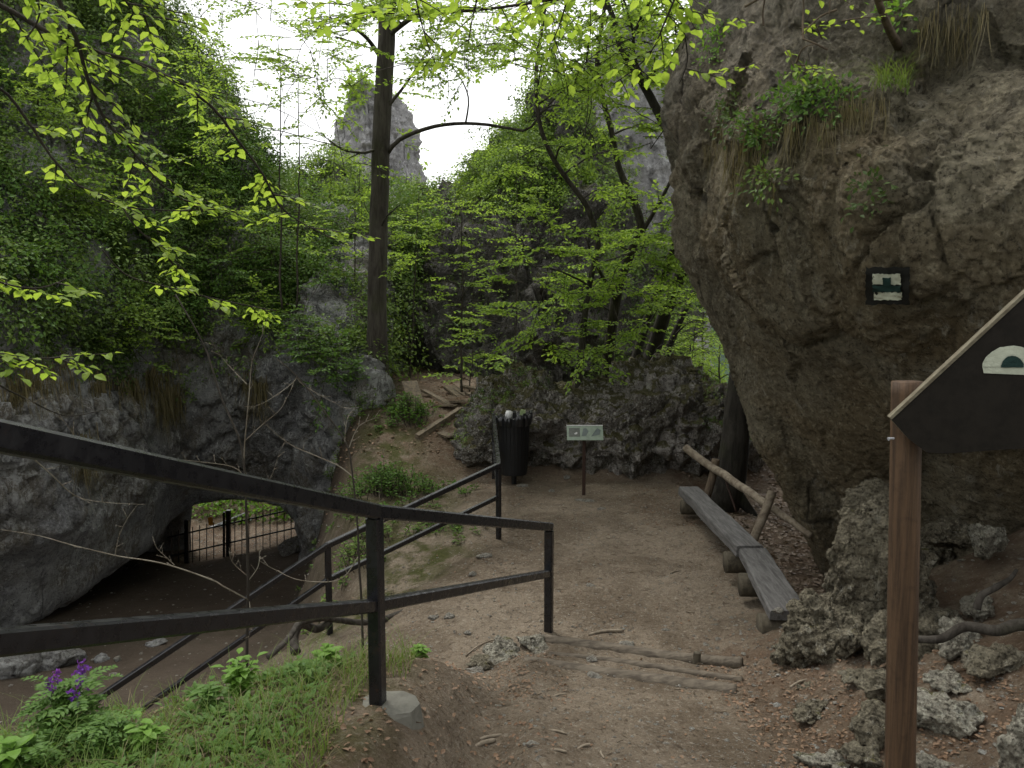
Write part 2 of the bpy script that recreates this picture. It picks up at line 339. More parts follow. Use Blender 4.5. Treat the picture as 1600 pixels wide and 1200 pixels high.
def hill_behind():
    b=MB(); nx,ny=150,110; X=np.linspace(-26,22,nx); T_=np.linspace(0,1,ny); XX,TT=np.meshgrid(X,T_,indexing='ij')
    y=-1.6-TT*20-.5*np.maximum(0,-XX-4)*0; z=.9+7.5*TT**.8-ss(-6,-14,XX)*2; p=np.stack([XX,y,z],-1).reshape(-1,3); p[:,2]+=fbm(p*.35,4,7)*.9*np.clip(-p[:,1]-1.6,0,1); p[:,1]+=fbm(p*.5,3,17)*.5
    q=[[i*ny+j,(i+1)*ny+j,(i+1)*ny+j+1,i*ny+j+1] for i in range(nx-1) for j in range(ny-1)]
    b.add(p,None,q); o=b.build('unseen_hillside',M['forest'],smooth=True); tag(o,kind='structure')  # unseen slope behind the camera, added to cut frontal light
hill_behind()
# ---------------- lofted rock masses ----------------
def _cr(C,k):
    n=len(C); seg=[np.linalg.norm(C[i+1]-C[i],axis=-1).mean() for i in range(n-1)]
    cum=np.concatenate([[0],np.cumsum(seg)]); out=[]
    for s_ in np.linspace(0,cum[-1],k):
        i=min(np.searchsorted(cum,s_,side='right')-1,n-2); t=(s_-cum[i])/max(seg[i],1e-6)
        p0=C[max(i-1,0)]; p1=C[i]; p2=C[i+1]; p3=C[min(i+2,n-1)]
        out.append(.5*((2*p1)+(-p0+p2)*t+(2*p0-5*p1+4*p2-p3)*t*t+(-p0+3*p1-3*p2+p3)*t**3))
    return np.array(out)
def loft(name,C,nu,nv,disp,mat,front,label=None,cat=None,kind=None,parent=None):
    C=np.array(C,float); S=_cr(C,nu); S=_cr(S.transpose(1,0,2),nv).transpose(1,0,2)
    du=np.gradient(S,axis=0); dv=np.gradient(S,axis=1); N=np.cross(du,dv); N/=np.linalg.norm(N,axis=2)[...,None]+1e-9
    fp=C[front]; k=np.argmin(np.linalg.norm(S-fp,axis=2)); n0=N.reshape(-1,3)[k]
    if n0@(CAM-fp)<0: N=-N
    v=S.reshape(-1,3); n=N.reshape(-1,3); d=disp(v,n); v=v+n*d[:,None]
    V=v.reshape(nu,nv,3); i=np.arange(nu-1)[:,None]*nv; j=np.arange(nv-1)[None]; q=np.stack([i+j,i+nv+j,i+nv+j+1,i+j+1],-1).reshape(-1,4)
    b=MB(); b.add(v,None,q); o=b.build(name,mat,parent,smooth=True); tag(o,label,cat,None,kind)
    du=np.gradient(V,axis=0); dv=np.gradient(V,axis=1); N2=np.cross(du,dv); N2/=np.linalg.norm(N2,axis=2)[...,None]+1e-9
    N2*=np.sign((N2*N).sum(2))[...,None]
    return o,V,N2
def zrow(z,D): return 480+(2.59-z)*FPX/D
# left cliff with arch
def left_cliff():
    T=[(-900,(1120,7.5),(980,6.4),(750,5.8),(540,6),(50,7.5),(-700,11)),
     (-350,(1050,9.5),(950,8.2),(760,7.8),(590,8.2),(150,10),(-420,14)),
     (-100,(1000,10.8),(930,9.8),(770,9.4),(600,9.8),(200,12),(-300,16)),
     (0,(985,11.4),(915,10.6),(770,10.2),(605,10.6),(260,12.8),(-180,17)),
     (60,(965,11.9),(900,11.1),(760,10.8),(605,11.2),(280,13.2),(-120,17)),
     (120,(928,12.7),(870,11.9),(750,11.6),(600,12),(300,13.8),(-60,17.3)),
     (190,(880,13.8),(830,13),(740,12.7),(590,13),(320,14.6),(-20,17.5)),
     (240,(846,15),(805,14.2),(730,13.8),(580,13.8),(340,15.2),(10,17.7)),
     (262,(815,16),(785,15.3),(720,14.7),(570,14.4),(350,15.6),(50,17.8)),
     (300,(790,16.5),(765,15.9),(710,15.2),(570,14.8),(370,15.8),(95,18)),
     (350,(778,16.6),(758,16.1),(700,15.4),(570,15),(400,16),(175,18)),
     (400,(780,16.6),(760,16.2),(700,15.5),(570,15),(420,16),(248,18)),
     (440,(786,16.6),(764,16.1),(700,15.4),(580,14.9),(440,16),(298,18)),
     (460,(805,16.5),(790,16),(700,15.3),(580,14.8),(445,15.9),(312,18)),
     (474,(860,16.3),(810,15.5),(700,14.9),(580,14.5),(450,15.7),(320,18)),
     (490,(920,15.8),(830,14.8),(710,14.3),(585,14.2),(455,15.5),(328,17.9)),
     (540,(935,15),(840,14),(715,13.6),(590,13.7),(460,15.1),(340,17.7)),
     (585,(935,14.6),(840,13.9),(720,13.6),(600,13.7),(470,15),(352,17.5)),
     (610,(935,15.6),(840,15.2),(720,15),(600,15),(480,15.8),(362,17.6)),
     (640,(930,18),(840,18),(720,18),(600,18),(500,18),(375,19))]
    C=[]
    for px,*pts in T:
        w6=[P(px,r,D) for r,D in pts]; lp=w6[0]; x,y,z=lp; xs=x/y
        arch=265<px<462
        if arch: a=[(x*1.09,19.2,z+3.),(x*1.08,18.7,z+.5)]
        elif px>=462: a=[(x*1.05,y+2.5,z-1),(x*1.03,y+1.2,z-.5)]
        else:
            yb=max(y+3,min(19.,y+5)); yb=min(yb,19)
            a=[(xs*yb,yb+.4,float(floorz(xs*yb,yb))-.6),(xs*yb*.98,yb-.2,z+.35)]
        cr=w6[-1]
        C.append([*a,*w6,(cr[0]*1.04,cr[1]+.9,cr[2]+.1),(cr[0]*1.08,cr[1]+1.2,cr[2]-3.),(cr[0]*1.1,cr[1]+1.3,-1. if arch else -5)])
    def disp(v,n):
        q=v*np.array([1,1,.7]); d=fbm(q*.45,3,1)*.45+fbm(q*1.3,5,21,ridge=True)*.12+fbm(v*4.5,5,31)*.07
        f1,f2=worley(v*1.4+fbm(v*.8,2,5)[:,None]*.5,3); d+=-.12*np.exp(-((f2-f1)/.10)**2)
        near=np.exp(-((v[:,0]+6.2)/1.9)**4)*ss(-.4,-1.3,v[:,2]) ; wp=fbm(v*1.5,4,171)[:,None]*.3; d=d+fbm(v*9,4,35)*.03+plates(v*np.array([1.3,1.3,.9])+wp,64)*.22+plates(v*np.array([3.4,3.4,2.2])+wp,65)*.10+plates(v*7+wp,66)*.03; return d*(1-.85*near)
    return loft('rock_arch_cliff',C,430,520,disp,M['cliff'],(4,4),'long dark grey limestone cliff on the left pierced by a low arch','cliff')
oC,VC,NC=left_cliff()
def mid_cliff():
    T=[(400,(600,20),(480,20.3),(400,20.6),(335,22)),(440,(600,19),(480,19.2),(400,19.8),(330,21)),(500,(600,18.5),(470,18.7),(380,19.5),(300,21)),(545,(600,17.5),(480,18),(390,19),(318,21)),
     (575,(600,17.2),(480,17.8),(405,19),(345,21)),(620,(600,17),(500,17.5),(430,18.5),(372,20.5)),(680,(600,16.8),(500,17),(410,18),(340,20)),(740,(600,16.6),(480,16.8),(380,17.8),(298,20)),
     (790,(600,16.6),(460,16.8),(340,18),(262,20.5)),(830,(600,16.6),(440,17),(310,18.5),(212,21)),(856,(600,16.8),(430,17.2),(290,19),(158,22)),(900,(600,17),(430,17.5),(290,19.5),(165,22.5)),
     (940,(600,17.5),(450,18),(345,20),(262,22.5)),(980,(600,18),(480,18.8),(410,20.5),(375,22)),(1030,(600,19),(500,20),(450,21),(420,22)),(1075,(600,20),(540,21),(510,21.5),(500,22))]
    C=[]
    for px,*pts in T:
        w4=[P(px,r,D) for r,D in pts]; b0=w4[0]; cr=w4[-1]
        C.append([(b0[0],b0[1]-.2,0.),*w4,(cr[0]*1.08,cr[1]+2,cr[2]+.2),(cr[0]*1.15,cr[1]+4,cr[2]-4),(cr[0]*1.15,cr[1]+5,-2)])
    def disp(v,n):
        d=fbm(v*.5,3,41)*.5+fbm(v*np.array([1.5,1.5,.8]),5,51,ridge=True)*.42+fbm(v*5,4,61)*.10; f1,f2=worley(v*np.array([.9,.9,.6])+fbm(v*.8,3,5)[:,None]*.5,53); return d+plates(v*np.array([1.,1.,.6])+fbm(v,3,5)[:,None]*.3,54)*.6+plates(v*2.6+fbm(v,3,6)[:,None]*.3,55)*.22-.12*np.exp(-((f2-f1)/.05)**2)
    return loft('wooded_rock_ridge',C,330,260,disp,M['dark'],(6,2),'dark mossy rock ridge behind the path, climbing to a leafy hump right of the trunk','cliff')
oM,VM,NM_=mid_cliff()
def tower(name,T,D,depth,mat,label,amp,seed,base=620):
    # T: list of rows (row, left px, right px)
    C=[]
    for row,l,r in T:
        a=P(l,row,D); b=P(r,row,D); c=(a+b)/2; wx=(b[0]-a[0])/2; ring=[]
        for k in range(13):
            th=2*math.pi*k/12; ring.append((c[0]-wx*math.cos(th),c[1]-math.sin(th)*depth/2,c[2]))
        C.append(ring)
    top=np.array(C[-1]); m=top.mean(0); C.append([tuple(m+(p-m)*.05+np.array([0,0,amp*.4])) for p in top])
    def disp(v,n):
        q=v*np.array([1,1,.35]); return amp*(-.45+fbm(q*.35,4,seed)*.7+fbm(v*np.array([1.1,1.1,.22]),5,seed+9,ridge=True)*.55+fbm(v*np.array([.5,.5,1.3]),3,seed+29,ridge=True)*.22+fbm(v*2.2,4,seed+19)*.2+plates(v*np.array([.55,.55,.25])+fbm(v*.6,3,6)[:,None]*.3,seed+2)*.5+plates(v*np.array([1.6,1.6,.8]),seed+3)*.2)
    return loft(name,C,260,300,disp,mat,(2,3),label,'rock tower')
oP,VP,NP=tower('rock_pinnacle',[(700,440,700),(560,470,680),(450,488,672),(380,495,668),(320,505,662),(290,520,660),(262,526,654),(225,531,650),(190,535,640),(165,545,626),(152,562,606)],50,9,M['far'],
   'pale grey limestone pinnacle standing against the white sky behind the tall trunk',1.0,71)
oT,VT,NT=tower('rock_tower',[(700,820,1125),(560,835,1100),(450,850,1094),(350,860,1084),(280,866,1078),(220,872,1070),(170,885,1060),(130,905,1045),(100,925,1015),(88,945,990)],31,9,M['pale'],
   'sheer pale grey limestone tower half hidden by the leaves left of the big boulder',.7,81)
def centre_rock():
    T=[(706,(735,12.6),(690,12.5),(12.9)),(722,(735,11.9),(640,12.3),(12.9)),(745,(745,11.55),(614,12.2),(13.)),(790,(748,11.5),(600,12.4),(13.2)),(835,(750,11.5),(593,12.5),(13.4)),(870,(751,11.55),(603,12.3),(13.4)),
     (905,(754,11.5),(610,12.3),13.4),(950,(758,11.4),(598,12.4),13.6),(985,(760,11.35),(577,12.5),13.8),(1020,(760,11.35),(569,12.6),13.9),(1065,(757,11.4),(572,12.7),13.9),
     (1100,(752,11.5),(588,12.7),13.8),(1135,(748,11.7),(608,12.8),13.7),(1165,(745,12.),(650,12.9),13.6),(1185,(745,12.9),(710,13.2),13.6)]
    C=[]
    for i,(px,(br,bd),(tr,td),kd) in enumerate(T):
        b=P(px,br,bd); t=P(px,tr,td); h=t[2]-b[2]
        mid=b+(t-b)*.3; mid[1]=b[1]-.12; m2=b+(t-b)*.7; m2[1]=b[1]-.02; m2[0]=b[0]+(t[0]-b[0])*.5; ed=t.copy(); ed[1]=b[1]+.42*(t[1]-b[1]); ed[2]=t[2]-.16
        C.append([b+np.array([0,.15,-.4]),b+np.array([0,.12,.1]),mid,m2,ed,t,(t[0]*1.04,kd,t[2]-.05),(t[0]*1.05,kd+.9,t[2]-.5),(t[0]*1.05,kd+1.2,0)])
    def disp(v,n):
        f1,f2=worley(v*np.array([2.6,2.6,3.6])+fbm(v*2,2,5)[:,None]*.6,8); g1,g2=worley(v*6.5,18)
        return fbm(v*1.0,3,91)*.24+(.34-f1)*.26+(.3-g1)*.14+fbm(v*13,4,95)*.03+fbm(v*3,5,97,ridge=True)*.07+plates(v*2.2+fbm(v*2,3,6)[:,None]*.3,72)*.07+plates(v*5.5,73)*.05
    return loft('mossy_outcrop',C,520,260,disp,M['karst'],(7,3),'low pitted grey rock outcrop with mossy top behind the bin and small sign','rock')
oR,VR,NR=centre_rock()
def boulder():
    T=[(-620,1260,9.0,8.0,7.4,7.0,7.2),(-400,1190,8.4,7.2,6.4,6.0,6.0),(-200,1140,8,6.8,5.9,5.4,5.2),(0,1100,7.8,6.7,5.7,5.2,4.8),(80,1074,7.7,6.6,5.7,5.2,4.7),(150,1056,7.6,6.4,5.45,4.9,4.5),(230,1052,7.5,6.2,5.2,4.6,4.2),
     (320,1062,7.4,6.0,5.1,4.5,4.05),(400,1076,7.3,6.0,5.1,4.5,4.),(480,1110,7.3,6.1,5.2,4.6,4.05),(560,1152,7.3,6.3,5.45,4.8,4.25),(640,1182,7.35,6.6,5.8,5.15,4.6),(720,1212,7.4,6.9,6.2,5.6,5.05),(800,1253,7.5,7.2,6.6,6.,5.5),(870,1284,7.6,7.5,6.9,6.3,5.8),(910,1296,7.8,7.7,7.2,6.6,6.1),(960,1310,8,8.,7.6,7,6.5)]
    C=[]
    for row,s,d0,d1,d2,d3,d4 in T:
        f=1-.0*row
        C.append([P(s+500,row,13.),P(s+190,row,11.5),P(s+30,row,d0+1.3),P(s,row,d0),P(s+45,row,(d0*.45+d1*.55)),P(s+130,row,d1*.4+d2*.6),P(s+280,row,d3),P(s+450,row,d4),P(s+680,row,d4-.45),P(s+1200,row,d4-.9)])
    def disp(v,n):
        q=v*np.array([1,1,.45]); 
        zz=v[:,2]; up=ss(3.6,4.6,zz)
        lo=ss(1.9,3.4,zz)
        d=fbm(q*.55,3,101)*.33+fbm(q*1.7+3,6,111,ridge=True)*(.03+.05*lo)+fbm(v*np.array([3.2,3.2,1.3]),6,121,gain=.62)*(.06+.04*lo)+fbm(v*11,4,131,gain=.65)*.022
        f1,f2=worley(q*np.array([1.3,1.3,.8])+fbm(v*1.3,4,141)[:,None]*.22,7); e=ss(-.05,.35,fbm(v*.6,2,77)); d-=.07*np.exp(-((f2-f1)/.02)**2)*e
        wp=fbm(v*1.5,4,171)[:,None]*.3; d+=plates(q*np.array([1.5,1.5,1.1])+wp,61)*.15*(.5+.5*lo)+plates(v*np.array([3.6,3.6,2.])+wp,62)*.06*(.5+.5*lo)+plates(v*8+wp*2,63)*.018
        d-=.13*np.exp(-((zz-4.05-.25*fbm(v*.8,2,79))/.14)**2)*ss(1.2,2.,v[:,0])
        return d
    return loft('overhanging_boulder',C,640,520,disp,M['boulder'],(8,6),'huge brown overhanging limestone boulder with a white and green painted trail mark','boulder')
oB,VB,NB=boulder()
def hit(V,px,py):
    """nearest surface point of a lofted grid to the ray through a pixel"""
    v=V.reshape(-1,3); d=P(px,py,1.)-CAM; d/=np.linalg.norm(d); r=v-CAM; t=r@d; e=np.linalg.norm(r-t[:,None]*d,axis=1)
    ok=(e<.05)&(t>.5)
    if not ok.any(): k=np.argmin(e+(t<.5)*99)
    else:
        idx=np.where(ok)[0]; k=idx[np.argmin(t[idx])]
    return v[k],k
# painted trail mark on the boulder
def mark_sheet(polys_px,name,mat,parent,off,nx=14,label=None):
    b=MB()
    for (x0,y0,x1,y1,j) in polys_px:
        g=[]
        for i in range(nx+1):
            for k in range(nx+1):
                x=x0+(x1-x0)*i/nx; y=y0+(y1-y0)*k/nx
                if i in (0,nx): x+=random.uniform(-j,j)
                if k in (0,nx): y+=random.uniform(-j,j)
                g.append((x,y))
        pts=[]
        for x,y in g:
            p,kk=hit(VB,x,y); d=P(x,y,1.)-CAM; d/=np.linalg.norm(d); t=(p-CAM)@d; pts.append(t)
        T=np.array(pts).reshape(nx+1,nx+1)
        for _ in range(2):
            Tp=np.pad(T,1,mode='edge'); T=(Tp[:-2,1:-1]+Tp[2:,1:-1]+Tp[1:-1,:-2]+Tp[1:-1,2:]+T)/5
        pts=[]
        for (x,y),t in zip(g,T.ravel()):
            d=P(x,y,1.)-CAM; d/=np.linalg.norm(d); pts.append(CAM+d*(t-off))
        q=[[i*(nx+1)+k,(i+1)*(nx+1)+k,(i+1)*(nx+1)+k+1,i*(nx+1)+k+1] for i in range(nx) for k in range(nx)]
        b.add(pts,None,q)
    o=b.build(name,mat,parent,smooth=True)
    if label: o['label']=label
    return o
mk=mark_sheet([(1353,418,1421,476,1.6)],'trail_mark',M['kpaint'],oB,.020)
mark_sheet([(1363,428,1407,445,1.),(1366,457,1409,469,1.)],'white_band',M['wpaint'],mk,.032)
mark_sheet([(1363,446,1407,456,1.),(1379,434,1392,447.5,.6)],'green_step',M['gpaint'],mk,.038,10)
# ---------------- scatter helpers ----------------
def leaves(acc,pos,ax,nr,L,W,hi=False):
    """pos base points, ax axis dir, nr normal, L length, W width arrays"""
    n=len(pos)
    if n==0: return
    pos=np.asarray(pos,float); ax=ax/(np.linalg.norm(ax,axis=1)[:,None]+1e-9); sd=np.cross(ax,nr); sd/=np.linalg.norm(sd,axis=1)[:,None]+1e-9; nn=np.cross(sd,ax)
    L=np.broadcast_to(L,(n,))[:,None]; W=np.broadcast_to(W,(n,))[:,None]; rn=rng.random(n)
    if hi:
        u=[0,.42,.75,1]; pts=[pos,pos+ax*L*.4-nn*L*.02,pos+ax*L*.74-nn*L*.06,pos+ax*L-nn*L*.16]
        s1=pos+ax*L*.34; s2=pos+ax*L*.68-nn*L*.05
        vs=pts+[s1+sd*W*.5+nn*W*.14,s2+sd*W*.42+nn*W*.08,s1-sd*W*.5+nn*W*.14,s2-sd*W*.42+nn*W*.08]
        v=np.stack(vs,1).reshape(-1,3); b=np.arange(n)[:,None]*8
        t=np.concatenate([b+np.array([[0,1,4]]),b+np.array([[0,6,1]]),b+np.array([[2,3,5]]),b+np.array([[2,7,3]])]); q=np.concatenate([b+np.array([[1,2,5,4]]),b+np.array([[1,6,7,2]])])
        acc.add(v,t,q,np.repeat(rn,8))
    else:
        m=pos+ax*L*.5
        v=np.stack([pos,m+sd*W*.5+nn*W*.15,pos+ax*L-nn*L*.08,m-sd*W*.5+nn*W*.15],1).reshape(-1,3); b=np.arange(n)[:,None]*4
        acc.add(v,np.concatenate([b+np.array([[0,1,2]]),b+np.array([[0,2,3]])]),None,np.repeat(rn,4))
def nrm(a): return a/(np.linalg.norm(a,axis=-1,keepdims=True)+1e-9)
def scatter(name,V,N,mask,ncl,per,rad,L,mat,label,cat,up=.5,lift=.1,clump=1.2,thr=-.1,bulge=0.):
    """leaf clumps over a surface grid, patchy"""
    v=V[:-1,:-1].reshape(-1,3); n=N[:-1,:-1].reshape(-1,3)
    e1=np.linalg.norm(V[1:,:-1]-V[:-1,:-1],axis=2).ravel(); e2=np.linalg.norm(V[:-1,1:]-V[:-1,:-1],axis=2).ravel()
    px=800+v[:,0]/np.maximum(v[:,1],.1)*FPX; py=480-(v[:,2]-2.59)/np.maximum(v[:,1],.1)*FPX
    wgt=e1*e2*mask(px,py,v,n)*(fbm(v*clump,3,5)>thr); wgt/=wgt.sum()
    c=rng.choice(len(v),ncl,p=wgt); cp=v[c]+n[c]*lift*rng.random((ncl,1)); cn=n[c]
    k=rng.poisson(per,ncl)+2; idx=np.repeat(np.arange(ncl),k); m=len(idx)
    sz=rng.uniform(.6,1.35,ncl)[idx]
    off=nrm(rng.normal(size=(m,3)))*rng.random((m,1))**.5*rad*sz[:,None]
    cp=cp+cn*(bulge*np.maximum(0,fbm(cp*1.15,4,61)+.12)*2.2*rng.random(ncl)**.4)[:,None]; tone=np.clip(.5+fbm(cp*1.6,4,71)*1.1+rng.normal(size=ncl)*.16,0,1)[idx]
    nn=cn[idx]; off-=nn*np.minimum((off*nn).sum(1),0)[:,None]*.9
    pos=cp[idx]+off; nr=nrm(nn*(1-up)+np.array([0,0,up])+rng.normal(size=(m,3))*.38); ax=nrm(off+rng.normal(size=(m,3))*rad*.6-np.array([0,0,.25*rad])); ax=nrm(ax-nr*(ax*nr).sum(1)[:,None]*.75)
    a=MB(); Ls=L*rng.uniform(.6,1.3,m)*sz**.3; leaves(a,pos,ax,nr,Ls,Ls*.6); a.a[-1]=np.repeat(np.clip(tone+rng.normal(size=m)*.15,0,1),4); o=a.build(name,mat); return tag(o,label,cat,None,'stuff')
def mL(px,py,v,n): # left slope
    edge=600+18*np.sin(px*.05)+fbm(v*1.1,3,8)*55
    return (py<edge)*(n[:,2]>-.35)*(py>-260)*(v[:,1]<19.5)*(.25+ss(edge,edge-90,py))
scatter('hillside_undergrowth',VC,NC,mL,17000,13,.26,.075,M['lf_ivy'],'dark green leafy undergrowth covering the slope above the left cliff','undergrowth',thr=-.16,bulge=.8)
scatter('blackish_undergrowth',VC,NC,mL,5000,12,.32,.08,M['lf_dark'],'blackish green bushes in the hollows of the left slope','undergrowth',thr=.0)
scatter('light_undergrowth',VC,NC,lambda px,py,v,n:mL(px,py,v,n)*(fbm(v*.5,3,88)>.05)*(py<520),3800,14,.26,.075,M['lf_herb'],'lighter green bushes in patches on the left slope','undergrowth',thr=-.1,lift=.3,bulge=.95)
def mM(px,py,v,n): return (n[:,1]<.6)*(1-.88*((px>625)&(px<930)&(py>330)))*(ss(.0,.35,n[:,2])+.10+.6*(py<330)+.5*(px<640)*(py<450)+.3*ss(540,600,py))*(v[:,1]<23)
scatter('ridge_undergrowth',VM,NM_,mM,8000,11,.26,.075,M['lf_ivy'],'dark green bushes clinging to the rock ridge','undergrowth',thr=-.1,bulge=.5)
scatter('ridge_bright_leaves',VM,NM_,lambda px,py,v,n:mM(px,py,v,n)*((py<330)|(px<660))*(px<960),2800,12,.28,.075,M['lf_mid'],'bright young leaves on bushes along the ridge top','undergrowth',thr=-.05,lift=.35)
scatter('pinnacle_bushes',VP,NP,lambda px,py,v,n:ss(.25,.6,n[:,2])+.02+.8*(py<200)*(px<600)+1.2*(py>330),900,10,.7,.35,M['lf_mid'],'small bushes on the ledges of the far pinnacle','bushes',thr=.0)
scatter('tower_bushes',VT,NT,lambda px,py,v,n:ss(.25,.6,n[:,2])+.01+.5*(py<140)+1.*(py>520),900,10,.5,.22,M['lf_mid'],'small bushes on the ledges of the pale rock tower','bushes',thr=.0)
scatter('outcrop_moss_plants',VR,NR,lambda px,py,v,n:ss(.4,.8,n[:,2])*((px<860)|(px>1080)),900,8,.06,.035,M['lf_ivy'],'tiny green plants and moss on top of the pitted outcrop','moss',lift=.01,thr=-.05)
def blades(acc,pos,h,w_,lean,droop=.4,hang=False,n=4):
    m=len(pos); az=rng.random(m)*2*math.pi; d=np.stack([np.cos(az),np.sin(az),0*az],1); sd=np.stack([-np.sin(az),np.cos(az),0*az],1)
    h=np.broadcast_to(h,(m,)); L=[]; R_=[]
    for k in range(n+1):
        t=k/n; z=h*(t-droop*t*t)*(-1 if hang else 1); c=pos+d*(lean*h*t**1.6)[:,None]; c[:,2]+=z
        ww=w_*(1-t*.92); L.append(c+sd*ww/2); R_.append(c-sd*ww/2)
    v=np.stack(L+R_,1).reshape(-1,3); b=np.arange(m)[:,None]*(2*n+2)
    q=np.concatenate([b+np.array([[k,k+1,n+2+k,n+1+k]]) for k in range(n)]); acc.add(v,None,q,np.repeat(rng.random(m),2*n+2))
# ---------------- trees ----------------
def wob(pts,n,amp,seed=0):
    pts=np.array(pts,float); C=_cr(pts[:,None,:],n)[:,0]
    return C+np.stack([fbm(C*1.7+k*9,3,seed+k) for k in range(3)],1)*amp
def spray(wd,lf,p0,d,ln,r0,Lf,hi=False,step=.05,side=.11,droop=.12,wide=.42,den=1.):
    """flat layered spray of twigs and alternate leaves"""
    d=np.array(d,float); d/=np.linalg.norm(d); h=np.cross(d,[0,0,1.]); h/=np.linalg.norm(h)+1e-9; h=h+np.array([0,0,random.uniform(-.3,.3)])
    n=max(4,int(ln/.12)); t=np.linspace(0,1,n+1)
    ax=p0+d*ln*t[:,None]; ax[:,2]-=droop*ln*t**2; ax+=np.cumsum(rng.normal(size=ax.shape)*.012*ln,axis=0)*t[:,None]; wd.tube(ax,r0*(1-.75*t),4,False)
    seg=[(ax,d,.15)]
    m=max(2,int(ln/side))
    for k in range(m):
        u=.12+.86*k/m+random.uniform(-.03,.03); i=min(int(u*n),n-1); p=ax[i]+(ax[i+1]-ax[i])*(u*n-i)
        s=1 if k%2 else -1; l=ln*wide*(1-.72*u)*random.uniform(.5,1.15); dd=nrm(d*.75+h*s*random.uniform(.6,1.)+np.array([0,0,random.uniform(-.25,.12)]))
        q=p+dd*l*np.linspace(0,1,4)[:,None]; q[:,2]-=droop*l*np.linspace(0,1,4)**2; q[1:]+=rng.normal(size=(3,3))*.03*l
        wd.tube(q,[r0*.4,r0*.32,r0*.25,r0*.15],3,False); seg.append((q,dd,0.))
    pos=[];axs=[]
    for q,dd,st in seg:
        l=np.linalg.norm(q[-1]-q[0]); c=int(l/step*den)+1; hh=nrm(np.cross(dd,[0,0,1.]))
        for k in range(c+1):
            u=st+(1-st)*k/max(c,1); i=min(int(u*(len(q)-1)),len(q)-2); f=u*(len(q)-1)-i; pos.append(q[i]+(q[i+1]-q[i])*f)
            s=1 if k%2 else -1; axs.append(dd*random.uniform(.3,.9)+hh*s*random.uniform(.5,1.)+np.array([0,0,random.uniform(-.55,.15)]) if k<c else dd)
    pos=np.array(pos); axs=np.array(axs); m=len(pos); nr=nrm(np.array([0,0,1.])+rng.normal(size=(m,3))*.33); Ls=Lf*rng.uniform(.6,1.2,m); leaves(lf,pos,axs,nr,Ls,Ls*.6,hi)
def path_at(q,u):
    i=min(int(u*(len(q)-1)),len(q)-2); f=u*(len(q)-1)-i; return q[i]+(q[i+1]-q[i])*f
class Tree:
    def __init__(s,name,label,cat,base,group=None,Lf=.075,hi=False,bark='bark',leafm='lf_mid',step=.05):
        s.root=empty(name,base,label,cat,group); s.tr=MB(); s.br=MB(); s.lf=MB(); s.Lf=Lf; s.hi=hi; s.bark=bark; s.leafm=leafm; s.step=step; s.spine=[]
    def trunk(s,pts,rad,n=14,seed=0,amp=.03,k=48):
        q=wob(pts,k,amp,seed); r=np.interp(np.linspace(0,1,k),np.linspace(0,1,len(rad)),rad)
        s.tr.tube(q,r,n); s.spine+= [tuple((*a,b)) for a,b in zip(q,r)]; return q
    def limb(s,pts,r0,r1,n=7,amp=.04,seed=0,sprays=0,sl=.8,start=.3,side=1,den=1.,k=22):
        q=wob(pts,k,amp,seed); s.br.tube(q,np.linspace(r0,r1,len(q)),n)
        s.spine+=[tuple((*a,b)) for a,b in zip(q,np.linspace(r0,r1,len(q)))]
        for i in range(sprays):
            u=start+(1-start)*(i+random.random()*.6)/max(sprays,1); p=path_at(q,min(u,.99)); t=nrm(q[-1]-q[0]); h=np.cross(t,[0,0,1.]); h/=np.linalg.norm(h)+1e-9
            d=t*random.uniform(.1,.8)+h*random.choice((-1,1))*random.uniform(.4,1)+np.array([0,0,random.uniform(-.2,.25)]); s.spray(p,d,sl*random.uniform(.6,1.2),den)
        return q
    def spray(s,p,d,l,den=1.): spray(s.br,s.lf,p,d,l,.004+.003*l,s.Lf,s.hi,s.step,den=den)
    def reach(s,px,py,D,n=3,sl=.8,sp=.35,den=1.):
        """branch from the wood to a spot, ending in sprays"""
        tgt=P(px,py,D); S=np.array(s.spine); pts=S[:,:3]
        dv=tgt-pts; hd=np.hypot(dv[:,0],dv[:,1]); cost=hd+np.abs(dv[:,2]-hd*.35)*.8; i=np.argmin(cost); a=pts[i]; r=min(S[i,3]*.6,.018+.008*np.linalg.norm(tgt-a)/2)
        m=a+(tgt-a)*.5+np.array([0,0,.06*np.linalg.norm(tgt-a)])+rng.normal(size=3)*.06*np.linalg.norm(tgt-a)
        if np.linalg.norm(tgt-a)>.15:
            q=wob([a,m,tgt],12,.04,random.randrange(999)); s.br.tube(q,np.linspace(r,.007,12),5,False); s.spine+=[(*x,rr) for x,rr in zip(q[4:],np.linspace(r*.7,.007,8))]
        d0=nrm((tgt-a)*np.array([1,1,.2])+1e-6)
        for k in range(n):
            d=nrm(d0+rng.normal(size=3)*np.array([.9,.9,.12])); s.spray(tgt+rng.normal(size=3)*sp*.3-d*sl*.3,d,sl*random.uniform(.6,1.15),den)
    def done(s):
        if s.tr.n: s.tr.build('trunk',M[s.bark],s.root,True)
        if s.br.n: s.br.build('branches',M[s.bark if s.tr.n else 'twig'],s.root,True)
        if s.lf.n: s.lf.build('crown',M[s.leafm],s.root)
def tp(*a): return [P(*x) for x in a]
